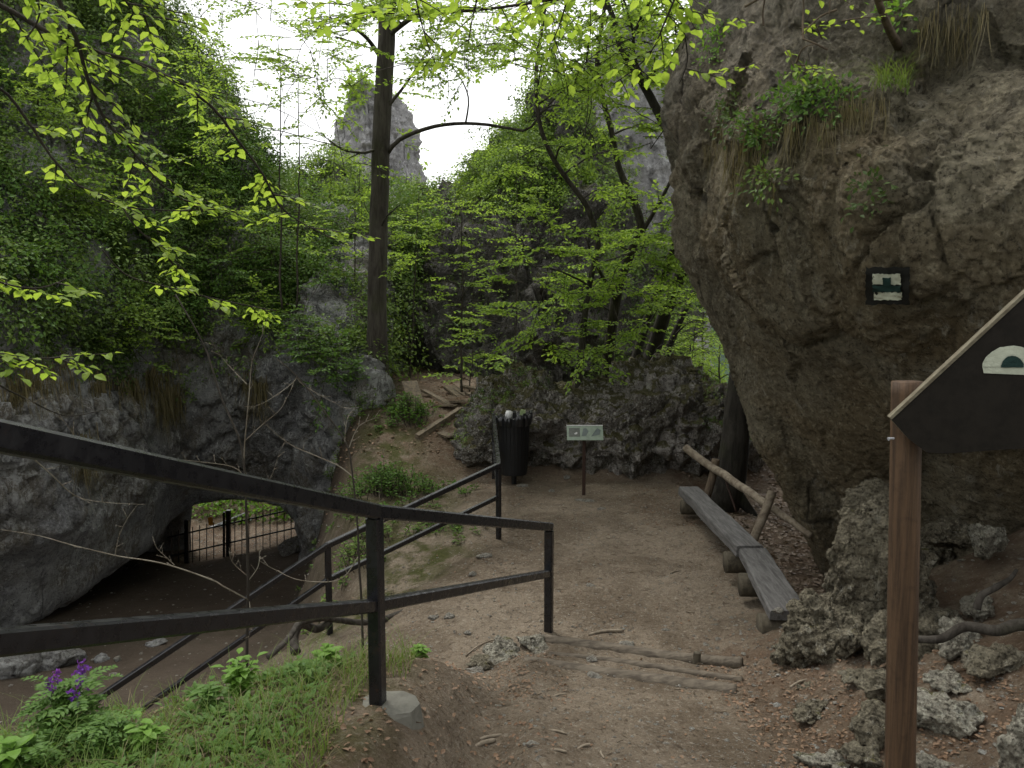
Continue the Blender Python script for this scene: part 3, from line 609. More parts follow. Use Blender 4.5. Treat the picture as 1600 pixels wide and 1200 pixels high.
# main tall trunk
t=Tree('beech_tree','tall straight dark trunk in the middle distance with one long limb arching right','tree',P(590,590,14))
t.trunk(tp((588,625,14),(589,560,14),(590,450,14),(593,300,14),(598,160,14),(605,30,14),(611,-120,14),(615,-300,14),(618,-480,14)),[.24,.175,.165,.16,.155,.14,.11,.08,.03],16,3,.02)
t.limb(tp((606,240,14),(622,220,13.8),(660,203,13.5),(700,194,13.2),(750,194,13),(800,201,12.8),(824,203,12.7),(845,178,12.6),(880,140,12.4),(915,110,12.2)),.040,.012,7,.02,5,6,.7,.75)
t.limb(tp((598,92,14),(578,65,13.8),(560,48,13.5),(530,30,13)),.045,.012,6,.03,6,4,.9)
t.limb(tp((603,60,14),(640,30,13.6),(690,18,13),(760,12,12.4)),.05,.012,6,.03,7,6,.9)
t.limb(tp((597,232,14),(565,238,13.7),(535,232,13.4),(505,212,13)),.03,.008,5,.03,8,3,.7)
t.limb(tp((603,170,14),(630,135,13.8),(650,105,13.6),(665,80,13.5)),.035,.01,5,.03,9,4,.7)
t.limb(tp((612,-60,14),(520,-130,12.6),(400,-150,11.5),(280,-150,10.5)),.07,.015,6,.05,10,10,1.1)
t.limb(tp((614,-150,14),(760,-230,12.5),(900,-250,11)),.07,.015,6,.05,11,10,1.1)
for i in range(52): t.reach(random.uniform(300,560),random.uniform(-60,120)+(random.random()**2)*150,random.uniform(10.5,14.5),2,.8,den=.8)
for i in range(62): t.reach(random.uniform(580,860),random.uniform(-60,110),random.uniform(10.5,14.5),2,.9,den=.9)
for px,py in ((470,120),(455,200),(400,100),(360,110),(420,150),(500,250),(640,215),(600,270),(625,320),(560,300),(520,280),(545,190),(660,110),(700,150),(340,160)): t.reach(px,py,random.uniform(12,14),2,.55,den=.7)
for i in range(10): t.reach(random.uniform(200,1000),random.uniform(-520,-120),random.uniform(9,16),3,1.3)  # extra sprays above the frame, added to shade the scene below
t.done()
# hornbeams over the outcrop
t=Tree('hornbeam_tree','slender crooked hornbeam rising left of the leaning trunks over the pitted outcrop','tree',P(903,590,13.2),Lf=.088)
t.trunk(tp((902,612,13.2),(908,560,13.2),(913,500,13.2),(925,430,13),(934,378,12.9),(918,325,12.7),(878,268,12.5),(848,208,12.3),(838,130,12.2),(850,20,12),(870,-120,12)),[.065,.06,.05,.05,.048,.04,.035,.03,.025,.02,.01],9,20,.02,60)
for px,py in ((820,410),(860,425),(880,445),(930,405),(850,500),(800,480),(770,475),(870,540),(830,530),(900,520),(880,395),(860,350),(840,330),(905,350),(790,430),(930,470),(760,500),(910,560)): t.reach(px,py,random.uniform(11.6,13),3,.85)
for i in range(15): t.reach(random.uniform(780,960),random.uniform(-40,300),random.uniform(11,13),2,.7)
t.done()
t=Tree('hornbeam_tree','dark hornbeam trunk with upright stem standing centrally behind the pitted outcrop','tree',P(948,596,13.8),Lf=.088)
t.trunk(tp((946,620,13.8),(950,570,13.8),(958,500,13.7),(968,440,13.6),(985,395,13.4),(1000,345,13.2),(968,268,13),(955,205,12.8),(934,110,12.6),(945,0,12.4),(950,-150,12.4)),[.12,.10,.095,.085,.07,.05,.045,.04,.03,.025,.01],11,23,.02,60)
t.limb(tp((985,395,13.4),(1010,350,13.2),(1045,290,13),(1062,250,12.8)),.05,.02,7,.02,3,3,.7)
t.limb(tp((962,470,13.6),(940,430,13.3),(925,400,13),(915,370,12.8)),.04,.015,6,.02,3,3,.8)
for px,py in ((1000,385),(1030,370),(980,360),(1010,410),(960,425),(1040,400),(985,450),(950,455),(1020,440),(900,470),(940,500),(970,520),(1050,340),(930,545),(890,430),(1045,425),(960,380),(1060,390),(1010,470),(930,445),(870,470),(1000,500)): t.reach(px,py,random.uniform(12,13.6),4,.85)
for i in range(10): t.reach(random.uniform(900,1065),random.uniform(-20,330),random.uniform(11.5,13.5),2,.7)
t.done()
for k,(lab,pts,rad,tg) in enumerate((('leftmost of three dark trunks leaning right behind the outcrop',((985,585,14.4),(1005,520,14.4),(1025,460,14.3),(1042,415,14.2),(1056,380,14.1),(1085,300,14),(1110,180,14)),(.09,.08,.07,.065,.05,.04,.02),((1060,360),(1030,480),(1060,420),(990,520))),
   ('thickest leaning trunk, middle of the three behind the outcrop',((1008,585,14.),(1025,535,14.),(1043,480,13.9),(1060,435,13.8),(1082,405,13.7),(1120,350,13.6),(1160,250,13.6)),(.15,.13,.12,.11,.10,.07,.03),((1070,470),(1050,540),(1090,520))),
   ('thin pale leaning trunk nearest the boulder, bare below',((1028,592,15.),(1045,545,15.),(1065,495,15),(1085,455,15),(1105,420,15),(1140,360,15)),(.07,.065,.06,.055,.045,.02),((1100,500),(1080,560))))):
    t=Tree('leaning_tree',lab,'tree',P(*pts[0]),'leaning trunks behind the outcrop',bark='bark2')
    q=[P(*a) for a in pts]; q.insert(0,q[0]-np.array([.05,0,.5])); t.trunk(q,[rad[0]*1.1,*rad],9,40+k,.03)
    for px,py in tg: t.reach(px,py,pts[0][2]-.8,3,.8)
    t.done()
for k,(px,py,w_,lab) in enumerate(((60,150,60,'layered bush high on the left slope at the picture edge'),(170,90,60,'bush high on the left slope below the crest'),(250,170,55,'bush on the left slope beneath the skyline, near its steep part'),(120,290,70,'wide bush in the middle of the left slope'),(300,250,50,'bush on the skyline side of the left slope'),(230,350,60,'bush low in the middle of the left slope'),
  (350,330,50,'bush right of centre on the left slope'),(50,390,60,'bush low at the left edge of the slope'),(330,430,55,'bush on the left slope above the arch'),(200,520,60,'bush on the brink above the left cliff face'),(430,400,45,'bush on the right shoulder of the left slope'),(470,520,45,'bush on the shoulder just above the bare sapling'),(400,490,40,'small bush left of the shoulder one'),(520,560,40,'dark bush left of the tall trunk base'))):
    p,_=hit(VC,px,py+30); t=Tree('slope_bush',lab,'bush',p,'bushes on the left slope',Lf=.085,leafm='lf_herb' if k%3 else 'lf_mid',bark='twig',step=.06); D=p[1]-.25
    t.trunk([p-np.array([0,-.3,.2]),(p+P(px,py,D))/2,P(px,py,D)],[.03,.02,.01],6,k,.05,16)
    for i in range(24): t.reach(px+random.gauss(0,w_*.5),py+random.gauss(0,26),D-random.uniform(-.2,.7),2,.5)
    t.done()
# low leafy bushes seen in the gap right of the outcrop
for k,(px,py,lab) in enumerate(((1075,590,'yellow green bush behind the right end of the pitted outcrop'),(1125,590,'bright bush filling the gap below the boulder overhang'),(1100,520,'tall thin bush in front of the blue green hill'))):
    b0=P(px,py+40,15.5+k); b0[2]=min(b0[2],float(G(b0[0],b0[1])))-.1; t=Tree('bush',lab,'bush',b0,'bushes beyond the outcrop',Lf=.07)
    top=P(px,py-50,15.5+k); t.trunk([b0,(b0+top)/2,top],[.03,.025,.01],5,5+k,.08,16)
    for i in range(22): t.reach(px+random.uniform(-45,40),py+random.uniform(-60,40),15.5+k+random.uniform(-.8,.6),2,.6)
    t.done()
# dark trunk beside the bench and its top reappearing left of the boulder
t=Tree('dark_leaning_tree','thick dark trunk beside the far end of the bench, vanishing behind the boulder','tree',P(1137,790,10.1),bark='bark2')
t.trunk(tp((1118,800,10.05),(1137,760,10.1),(1147,700,10.1),(1156,620,10.15),(1166,540,10.2),(1165,460,10.3),(1130,360,10.5),(1068,262,10.6),(1038,195,10.6),(1004,130,10.6),(972,78,10.5),(958,30,10.4),(930,-40,10.4)),[.27,.20,.17,.165,.16,.14,.11,.085,.07,.06,.05,.04,.02],14,60,.02,90)
t.limb(tp((1156,780,10.),(1175,800,9.9),(1185,812,9.8)),.10,.02,8,.02,2)
t.limb(tp((1110,785,10.),(1088,795,9.9)),.10,.02,8,.02,2)
t.limb(tp((1010,140,10.6),(990,80,10.2),(1000,30,10),(1030,-20,9.8)),.03,.01,6,.03,2,5,.7)
for i in range(75): t.reach(random.uniform(800,1080),random.uniform(-60,130),random.uniform(8.5,11),2,.7)
for i in range(12): t.reach(random.uniform(880,1070),random.uniform(100,250),random.uniform(9.,10.5),2,.5)
for px,py in ((1060,150),(1040,160),(1000,180),(960,160),(1050,90),(1020,210)): t.reach(px,py,9.5,2,.6)
for i in range(8): t.reach(random.uniform(850,1300),random.uniform(-500,-100),random.uniform(7,11),3,1.2)  # unseen upper sprays put in for canopy shade
t.done()
# saplings in front of the dark ridge
def sapling(px,base,top,D,lab,tg,r=.022,leafm='lf_mid',Lf=.075,n=3,sl=.6,group='leafy saplings by the ridge'):
    t=Tree('sapling',lab,'sapling',P(px[0],base,D),group,Lf=Lf,leafm=leafm,bark='twig'); 
    t.trunk(tp((px[0],base+12,D),(px[0]*.6+px[1]*.4,base*.6+top*.4,D),(px[1],top,D)),[r,r*.7,r*.3],6,int(D*7),.05,20)
    for a,b in tg: t.reach(a,b,D+random.uniform(-.6,.6),n,sl)
    t.done()
sapling((722,722),600,330,13.6,'broad leafy sapling with tiered sprays above the heap of planks',[(680,400),(720,375),(755,385),(640,410),(700,350),(745,340),(690,440),(740,445),(775,360),(790,390),(660,385),(720,320),(640,380),(620,430),(760,470),(700,470),(730,410),(670,360),(770,330),(700,325)],.025)
sapling((735,740),600,450,14.2,'low bright sapling at the foot of the dark ridge, just right of the plank heap',[(700,540),(730,560),(745,520),(700,580),(770,570),(720,500),(760,545)],.015,'lf_mid',.09)
sapling((552,556),570,280,15.2,'bushy sapling left of the tall trunk beneath the pinnacle',[(520,340),(545,310),(560,350),(535,380),(560,400),(500,350),(565,300),(530,420),(550,450),(575,330),(490,390)],.02)
sapling((805,808),590,235,15.8,'straight thin sapling in front of the dark hump',[(800,260),(825,270),(790,300),(815,320),(780,320),(830,300),(810,240),(795,350)],.018)
sapling((640,655),600,300,15.6,'sapling between the tall trunk and the tiered sapling',[(640,340),(660,330),(625,360),(650,380),(680,310),(640,420),(620,400)],.02)
sapling((440,436),470,60,13.4,'left one of two pole-thin straight saplings against the sky',[(445,90),(430,140),(450,180),(425,230),(460,130)],.018,n=1,group='pole saplings')
sapling((463,468),470,110,13.6,'right one of two pole-thin straight saplings against the sky',[(470,130),(490,170),(460,220),(485,240),(500,200)],.018,n=1,group='pole saplings')
# near overhanging branches, upper left
t=Tree('overhanging_beech','near beech on the left whose thin arching branches with large bright leaves hang into view','tree',(-3.9,2.3,.6),Lf=.060,hi=True,leafm='lf_near',step=.046,bark='twig')
t.trunk([(-3.9,2.3,.3),(-3.85,2.4,2.),(-3.7,2.5,4.2),(-3.6,2.5,6.5),(-3.5,2.6,9)],[.15,.12,.10,.08,.03],12,3,.04)
def hang(pts,r0,nsp,sl,tr=None,den=1.,st=.1): 
    (tr or t).limb([P(*a) for a in pts],r0,.003,5,.012,len(pts)*7+int(pts[0][1]),nsp,sl,st,den=den,k=30)
hang(((-420,-150,2.8),(-150,-60,3.),(0,8,3.3),(60,42,3.4),(130,75,3.5),(230,105,3.7),(320,158,3.9),(372,222,4.1),(410,272,4.2),(445,330,4.4),(520,375,4.6)),.016,17,.34,st=.3,den=.75)
hang(((60,-80,3.2),(92,0,3.3),(118,60,3.4),(134,120,3.5),(160,182,3.6),(200,230,3.7),(262,295,3.8),(335,335,4.)),.011,15,.30,st=.2,den=.75)
hang(((-300,60,3.),(-80,110,3.2),(0,140,3.4),(42,190,3.5),(82,250,3.6),(135,300,3.7),(205,325,3.8),(300,330,3.9)),.010,6,.28,st=.5,den=.7)
hang(((190,322,3.8),(210,352,3.8),(245,385,3.9),(292,425,4.)),.005,4,.22,st=.35,den=.7)
hang(((-250,330,3.),(-80,400,3.2),(0,440,3.3),(60,450,3.4),(105,435,3.5)),.007,5,.26,st=.4)
hang(((-250,470,3.),(-80,540,3.2),(20,562,3.3),(70,560,3.4),(125,568,3.5)),.007,6,.27,st=.4)
hang(((70,-100,3.2),(170,-30,3.4),(210,20,3.5),(260,30,3.6)),.008,8,.3,st=.2)
hang(((160,390,4.),(200,430,4.1),(270,450,4.2),(350,470,4.3),(432,485,4.4)),.004,6,.18,st=.3)
hang(((-200,-200,3),(0,-60,3.1),(60,10,3.2),(40,60,3.2)),.008,7,.32,st=.3)
for a in ((-200,-300,3),(0,-350,4),(200,-300,4),(-300,-100,2.6),(100,-500,4),(300,-450,5)): t.reach(*a,5,.6)  # off-frame sprays added as overhead shading
t.done()
# overhead tree with branches across the top
t=Tree('overhead_beech','near beech overhead whose leafy twigs with large yellow green leaves droop along the top edge','tree',(2.9,-1.3,1.3),Lf=.085,hi=True,leafm='lf_near',step=.075,bark='twig')
t.trunk([(2.9,-1.3,.9),(2.8,-1.2,3),(2.5,-.9,5.2),(2.2,-.6,7.5),(2,-.3,10)],[.17,.14,.12,.09,.04],12,13,.04)
hang(((2100,-1500,2.),(1500,-600,3.),(1150,-200,4.),(1000,-60,4.6),(900,-10,5.),(800,10,5.3),(700,20,5.5),(600,20,5.6),(520,0,5.7)),.03,22,.42,st=.45,den=.85)
hang(((1150,-200,4.),(1080,-60,4.4),(1040,30,4.6),(1010,90,4.8),(960,130,5)),.01,6,.30,st=.45,den=.7)
hang(((900,-60,4.8),(880,20,5),(860,70,5.1)),.008,4,.3,den=.8)
hang(((760,-60,4.8),(740,20,5),(730,75,5.1)),.008,4,.3,den=.8)
hang(((1000,-60,4.6),(1060,20,4.7),(1075,90,4.9),(1062,130,5)),.007,4,.26,den=.7)
hang(((640,-70,5.),(650,0,5.2),(665,60,5.3),(680,100,5.4)),.007,4,.28,den=.8)
for a in ((700,-300,4),(900,-350,4),(1100,-300,3.6),(500,-250,5),(800,-600,4),(1000,-500,6),(600,-500,6),(1200,-450,3),(350,-200,6),(1300,-700,4)): t.reach(*a,5,.7)  # more unseen sprays overhead, added to block sky light
t.done()
# shrub on the boulder, yellow sprigs hanging
pb,_=hit(VB,1396,75)
t=Tree('boulder_shrub','small crooked shrub rooted on the boulder ledge with sparse yellow green leaves','shrub',pb,Lf=.05,hi=True,leafm='lf_near',step=.06,bark='root')
q0=CAM+(pb-CAM)*.985
t.trunk([pb,CAM+(P(1390,45,4.8)-CAM)*1.,P(1372,0,4.6),P(1350,-80,4.4)],[.03,.024,.02,.012],7,2,.01,18)
for a in ((1170,10,4.6),(1190,40,4.6),(1230,20,4.5),(1255,60,4.5),(1280,30,4.5),(1310,15,4.4),(1225,75,4.6),(1295,80,4.5),(1200,-30,4.5),(1290,-30,4.4),(1245,100,4.7),(1420,-10,4.4)): t.reach(*a,1,.28,den=.8)
t.done()
def ray_plants(V,lst,kind):
    for k,(name,px,py,n,rad,lab,mt) in enumerate(lst):
        a=MB(); 
        for i in range(n):
            p,_=hit(V,px+random.gauss(0,rad[0]),py+random.gauss(0,rad[1])); 
            if kind=='tuft': blades(a,np.repeat(p[None],7,0)+rng.normal(size=(7,3))*.02,rng.uniform(.10,.26,7),.006,.9,.5)
            elif kind=='hang': blades(a,np.repeat(p[None],9,0)+rng.normal(size=(9,3))*.03+nrm(CAM-p)*.03,rng.uniform(.15,.4,9),.004,.45,.0,True)
            else:
                m=9; nr=nrm(nrm(CAM-p)*.5+np.array([0,0,.7])+rng.normal(size=(m,3))*.3); off=rng.normal(size=(m,3))*.05+nrm(CAM-p)*.04; leaves(a,p+off,off+rng.normal(size=(m,3))*.03,nr,.045,.024,False)
        c,_=hit(V,px,py); a.build('foliage',M[mt],empty(name,c,lab,'plant','plants growing on the boulder'))
ray_plants(VB,[('leafy_cushion',1262,150,60,(30,12),'widest low leafy plant cushion on the boulder ledge','lf_herb'),('leafy_cushion',1108,58,30,(10,16),'small fern-like green clump at the upper left edge of the boulder','lf_bright'),('leafy_cushion',1175,205,22,(14,10),'low green clump below the ledge on the left of the boulder','lf_herb'),('leafy_cushion',1180,280,18,(14,9),'lowest green clump on the boulder face','lf_ivy'),('leafy_cushion',1385,12,14,(12,6),'small bright clump beside the shrub stem high on the boulder','lf_bright'),('leafy_cushion',1352,285,10,(10,14),'dark little clump in the hole right of centre of the boulder','lf_dark'),('leafy_cushion',1140,170,26,(16,18),'brownish mossy clump at left edge of the boulder','lf_dark')],'leaf')
ray_plants(VB,[('grass_tuft',1400,122,20,(20,6),'arching green grass tuft right on the boulder ledge','grass'),('grass_tuft',1275,135,10,(20,6),'thin green grass tuft left on the boulder ledge','grass')],'tuft')
ray_plants(VB,[('dry_grass_fringe',1340,160,24,(22,8),'dry straw fringe hanging from the middle of the boulder ledge','drygrass'),('dry_grass_fringe',1485,20,20,(16,14),'dry straw strands hanging near the top of the boulder','drygrass'),('dry_grass_fringe',1150,230,34,(24,26),'matted brown grass on the left shoulder of the boulder','drygrass'),('dry_grass_fringe',1255,185,18,(24,6),'sparse dry roots under the widest leafy cushion','drygrass')],'hang')
# dry grass hanging on left cliff edge
a=MB()
for px,py in ((25,600),(90,575),(160,590),(255,600),(265,620),(135,690),(250,585),(60,590),(400,600),(210,600)):
    for i in range(24):
        p,_=hit(VC,px+random.gauss(0,12),py+random.gauss(0,10)); blades(a,np.repeat(p[None],8,0)+rng.normal(size=(8,3))*.06+nrm(CAM-p)*.06,rng.uniform(.3,.9,8),.012,.35,.0,True)
tag(a.build('cliff_edge_grass',M['drygrass']),'dry brown grass hanging over the edge of the left cliff','grass',None,'stuff')
# ---------------- railings ----------------
def railing(name,label,tops,lows,posts,s,base,foot=None):
    r=empty(name,base,label,'railing')
    b=MB(); 
    for i in range(len(tops)-1):
        d=nrm(np.array(tops[i+1])-np.array(tops[i])); b.beam(np.array(tops[i])-d*(s*.2 if i else 0),np.array(tops[i+1])+d*s*.2,s,s)
    b.build('top_rail',M['metal'],r)
    b=MB()
    for i in range(len(lows)-1): b.beam(lows[i],lows[i+1],s*.86,s*.86)
    b.build('lower_rail',M['metal'],r)
    for tp_,bt,ang in posts:
        b=MB(); b.beam(bt,tp_,s*.98,s*.98,up=(math.cos(ang),math.sin(ang),0)); b.build('post',M['metal'],r)
    return r
A0,A1,A2=P(0,682,1.6),P(585,799,3.41),P(858,823,6.02)
B0,B1,B2=P(0,1003,1.6),P(585,946,3.41),P(857,896,6.02)
e=A0+(A0-A1)*.8; f=B0+(B0-B1)*.8
dv1=math.atan2(*(A1-A0)[[1,0]]); dv2=math.atan2(*(A2-A1)[[1,0]])
rl=railing('stair_railing','near black steel handrail running across the lower left down beside the steps',[e,A1,A2],[f,B1,B2],
  [(A1-[0,0,.03],np.array([A1[0],A1[1],.70]),(dv1+dv2)/2),(A2-[0,0,.034],np.array([A2[0],A2[1],-.25]),dv2),(e-[0,0,.03],np.array([e[0],e[1],1.0]),dv1)],.066,(A1[0],A1[1],.75))
C0,C1,C2=P(771,648,11.4),P(779,727,8.5),P(512,852,6.84); C3=P(140,1100,6.0)+(P(140,1100,6.0)-P(512,852,6.84))*.05
L1,L2,L3=P(779,776,8.5),P(512,906,6.84),P(216,1112,6.25); L0=P(771,692,11.4)
railing('lower_railing','farther black steel handrail going down from beside the bin into the lower left hollow',[C0,C1,C2,C3],[L0,L1,L2,L3],
  [(C0-[0,0,.02],np.array([C0[0],C0[1],-.1]),1.6),(C1-[0,0,.02],np.array([C1[0],C1[1],-.2]),.8),(C2-[0,0,.02],np.array([C2[0],C2[1],-.7]),.5),(C3-[0,0,.02],np.array([C3[0],C3[1],-1.9]),.5)],.052,(C1[0],C1[1],0))
# ---------------- rocks ----------------
def rockmesh(c,size,seed,sub=4,planes=9,rough=.16,rz=0.,mat='stone',name='stone',pit=0.,parent=None,tilt=0.,top=None):
    bm=bmesh.new(); bmesh.ops.create_icosphere(bm,subdivisions=sub,radius=1); v=np.array([x.co[:] for x in bm.verts]); F=np.array([[x.index for x in f.verts] for f in bm.faces]); bm.free()
    rs=np.random.default_rng(seed)
    for k in range(planes):
        n=nrm(rs.normal(size=3)); h=rs.uniform(.55,.85); d=v@n-h; v=v-np.maximum(d,0)[:,None]*n*.92
    s=np.array(size); nn=nrm(v); w_=v*s; q=w_/max(s)*1.0+seed*3.7
    v=w_+nn*max(s)*(fbm(q*1.6,5,seed)*rough+fbm(q*7,3,seed+5)*rough*.22)[:,None]
    if pit: 
        f1,_=worley(v*pit+seed,seed); v=v+nn*((.35-f1)*.55/pit)[:,None]*1.2
        f1,_=worley(v*pit*2.5+seed,seed+3); v=v+nn*((.35-f1)*.6/pit/2.5)[:,None]
    v=v+nn*(plates(v/max(s)*2.2+seed,seed+7)*.10*max(s)+plates(v/max(s)*5+seed,seed+8)*.04*max(s))[:,None]
    if tilt:
        ct,st=math.cos(tilt),math.sin(tilt); v=np.stack([v[:,0]*ct-v[:,2]*st,v[:,1],v[:,0]*st+v[:,2]*ct],1)
    if top is not None: v[:,2]=np.minimum(v[:,2],top+v[:,0]*.05+fbm(v*9,3,2)*.006)
    cz,sz=math.cos(rz),math.sin(rz); v=np.stack([v[:,0]*cz-v[:,1]*sz,v[:,0]*sz+v[:,1]*cz,v[:,2]],1)+np.array(c)
    b=MB(); b.add(v,F); return b.build(name,M[mat],parent,smooth=True,loc=c)
def gp(px,py,D0=None):
    """ground point under a pixel"""
    D=np.linspace(1.5,22,800); pts=np.array([P(px,py,d) for d in D]); g=Gd(pts[:,0],pts[:,1]); k=np.argmax(pts[:,2]<g); return np.array([pts[k,0],pts[k,1],g[k]])
m=MB(); V=[]; ol=[(-.10,.05),(-.08,.09),(-.02,.11),(.07,.10),(.13,.06),(.15,.0),(.12,-.08),(.04,-.11),(-.04,-.10),(-.09,-.06)]
for sc_,z in ((1.3,.50),(1.2,.66),(1.12,.752),(1.06,.77),(.5,.775),(.01,.775)):
    for k,(x,y) in enumerate(ol): V.append((A1[0]+.03+x*sc_+random.uniform(-.006,.006),A1[1]+y*sc_+random.uniform(-.006,.006),z+random.uniform(-.006,.006)*(sc_>.4)))
m.add(V,None,[[a*10+k,a*10+(k+1)%10,a*10+10+(k+1)%10,a*10+10+k] for a in range(5) for k in range(10)]); m.build('footing',M['concrete'],rl)
# footing also gets its own post contact; the knobbly pile under the boulder
PILE=[(1355,905,5.0,(.34,.34,.60),31,.2,'tallest knobbly grey rock pillar under the boulder, left of the sign post'),
 (1368,812,5.1,(.20,.2,.24),32,.5,'round mossy rock knob on top of the tallest rock pillar'),
 (1395,900,4.8,(.30,.3,.55),33,1.,'knobbly rock hidden partly by the brown sign post'),
 (1285,985,4.9,(.30,.26,.27),34,.3,'pitted rock beside the near end of the bench'),
 (1350,990,4.7,(.34,.28,.24),35,.9,'broad pitted rock shelf left of the sign post'),
 (1245,1020,4.9,(.17,.15,.14),36,.1,'lower left corner rock of the pitted pile'),
 (1385,1000,4.3,(.16,.2,.14),37,2.,'shadowed rock tucked behind the sign post foot')]
for k,(px,py,D,sz,sd_,rz,lab) in enumerate(PILE): tag(rockmesh(P(px,py,D),sz,sd_,6,7,.32,rz,'knob','knobbly_rock',pit=8),lab,'rock','rock pile under the boulder')
STN=[(1542,842,5.0,(.16,.14,.13),41,'chalk','round pale rock alone in the dark hollow at right'),(1530,880,4.6,(.18,.12,.07),42,'chalk','flat yellowish rock below the round pale rock'),
 (1500,915,4.3,(.15,.14,.09),43,'chalk','pale lumpy rock in the middle of the right bank'),(1497,955,4.0,(.11,.12,.12),44,'chalk','upright pale rock just above the long root'),
 (1470,868,4.6,(.14,.12,.09),45,'knob','small split rock beside the sign post at mid height'),(1455,905,4.4,(.16,.14,.1),46,'knob','mossy rock directly right of the sign post'),(1450,955,4.2,(.13,.13,.1),147,'knob','low mossy rock above the left end of the root'),
 (1480,1030,3.75,(.17,.12,.05),47,'chalk','flat pale rock below the long root'),(1475,1100,3.45,(.20,.17,.10),48,'chalk','largest whitish rock right of the sign post'),(1450,1160,3.2,(.10,.07,.04),49,'chalk','small flat white stone at bottom right of the sign post'),
 (1560,1015,3.7,(.20,.12,.08),50,'knob','long brown rock slab under the right end of the root'),(1610,1140,2.9,(.11,.12,.20),51,'chalk','yellow edged rock cut by the lower right edge'),
 (1263,1065,4.4,(.12,.07,.05),52,'knob','dark flat rock in red leaf litter below the pile'),(1350,1050,4.1,(.16,.08,.06),53,'knob','long low rock running left from the sign post'),
 (1375,1065,3.9,(.12,.12,.09),54,'knob','squat rock against the left side of the sign post'),(1270,1103,4.05,(.18,.09,.035),55,'knob','flat rock slab half buried in reddish litter'),
 (1365,1120,3.6,(.17,.13,.10),56,'knob','big rock at lower left of the sign post'),(1345,1150,3.45,(.12,.08,.06),57,'knob','rock at lower left touching the bigger one'),
 (1300,1170,3.5,(.16,.08,.04),58,'chalk','low grey rock left of the bottom rocks'),(1330,1195,3.3,(.20,.12,.05),59,'chalk','pale flat rock on the bottom edge of the picture'),
 (1235,1125,4.1,(.06,.04,.02),60,'stone','small flat stone between path and litter'),(1415,1180,3.2,(.1,.1,.06),61,'knob','rock behind the foot of the sign post'),
 (1215,955,5.6,(.05,.05,.03),62,'stone','pale stone beside the nearest bench support'),(1480,835,5.6,(.22,.2,.14),64,'knob','dim rock deepest in the hollow right of the sign post'),(1465,800,6.0,(.3,.2,.2),65,'knob','shadowy rock high in the hollow behind the sign post')]
for px,py,D,sz,sd_,mt,lab in STN:
    p=P(px,py,D); g=float(Gd([p[0]],[p[1]])[0]); p[2]=min(p[2],g+sz[2]*.55) if D<4.8 else min(p[2],g+.35); tag(rockmesh(p,sz,sd_,5,10,.14,sd_*.7,mt,'bank_rock',pit=14),lab,'rock','rocks on the right bank')
PS=[(785,1024,(.24,.17,.08),71,'chalk','flaky grey rock at the left end of the step logs'),(832,1010,(.17,.13,.075),72,'chalk','grey rock touching the foot of the railing end post'),(757,1042,(.18,.12,.06),73,'knob','low crumbly rock left of the step logs'),(745,1052,(.09,.07,.03),173,'stone','leftmost crumbled rock chip on the bank edge'),
 (757,871,(.10,.06,.02),74,'stone','flat pale stone on the platform left of the middle'),(738,899,(.05,.045,.03),75,'stone','white stone near the middle of the railing span'),(702,966,(.05,.05,.035),76,'stone','rough white stone on the slope below the lower rail'),
 (677,966,(.06,.05,.02),77,'stone','flat dull stone left of the rough white stone'),(730,990,(.03,.04,.02),78,'stone','small upright stone on the slope'),(922,915,(.05,.04,.02),79,'stone','brownish stone on the platform in front of the end post'),(915,783,(.17,.07,.025),80,'stone','flat stone at the foot of the small sign'),
 (978,1010,(.07,.06,.025),81,'stone','smooth round stone just behind the first step log'),(925,1032,(.06,.04,.015),82,'stone','thin flat stone between the step logs'),(928,1058,(.06,.04,.02),83,'stone','flat stone on the lowest tread'),
 (815,760,(.1,.06,.03),84,'stone','dark stone below the bin'),(885,748,(.08,.06,.04),85,'stone','pale stone between bin and small sign'),(862,768,(.06,.05,.025),86,'stone','little stone left of the small sign'),(1040,985,(.035,.03,.015),87,'stone','white chip on the platform above the step logs'),
 (938,796,(.08,.05,.012),88,'stone','pale embedded stone right of the sign foot'),(610,630,(.14,.1,.09),89,'knob','grey rock at the foot of the tall trunk'),(833,1167,(.035,.03,.012),90,'stone','flat white pebble at the bottom middle'),
 (60,1038,(.55,.4,.34),91,'cliff','large grey boulder lying in the lower left hollow'),(15,1055,(.35,.3,.24),92,'cliff','rock leaning on the left side of the hollow boulder'),(158,1032,(.12,.1,.07),93,'cliff','low stone right of the hollow boulder'),(183,1032,(.05,.05,.045),94,'stone','small white stone in the hollow'),(245,1008,(.14,.1,.06),95,'cliff','flat stone beyond the hollow boulder'),(127,1068,(.1,.08,.09),96,'cliff','small grey stone behind the purple flowers'),(176,1055,(.05,.05,.02),97,'stone','tiny stone beside the lower rail in the hollow'),(165,897,(.16,.12,.1),98,'stone','pale stone lying in the dark under the left cliff'),(205,888,(.3,.25,.2),99,'dark','black rock blocking the left foot of the arch'),(455,862,(.35,.3,.3),100,'dark','dark rock at the right foot of the arch')]
for px,py,sz,sd_,mt,lab in PS:
    p=gp(px,py); k=1.0; p[2]+=sz[2]*.25; big=max(sz)>.2
    tag(rockmesh(p,sz,sd_,5 if big else 4,10,.16,sd_*.9,mt,'stone',pit=8 if mt in ('knob','chalk') else 0),lab,'stone','loose stones along the path')
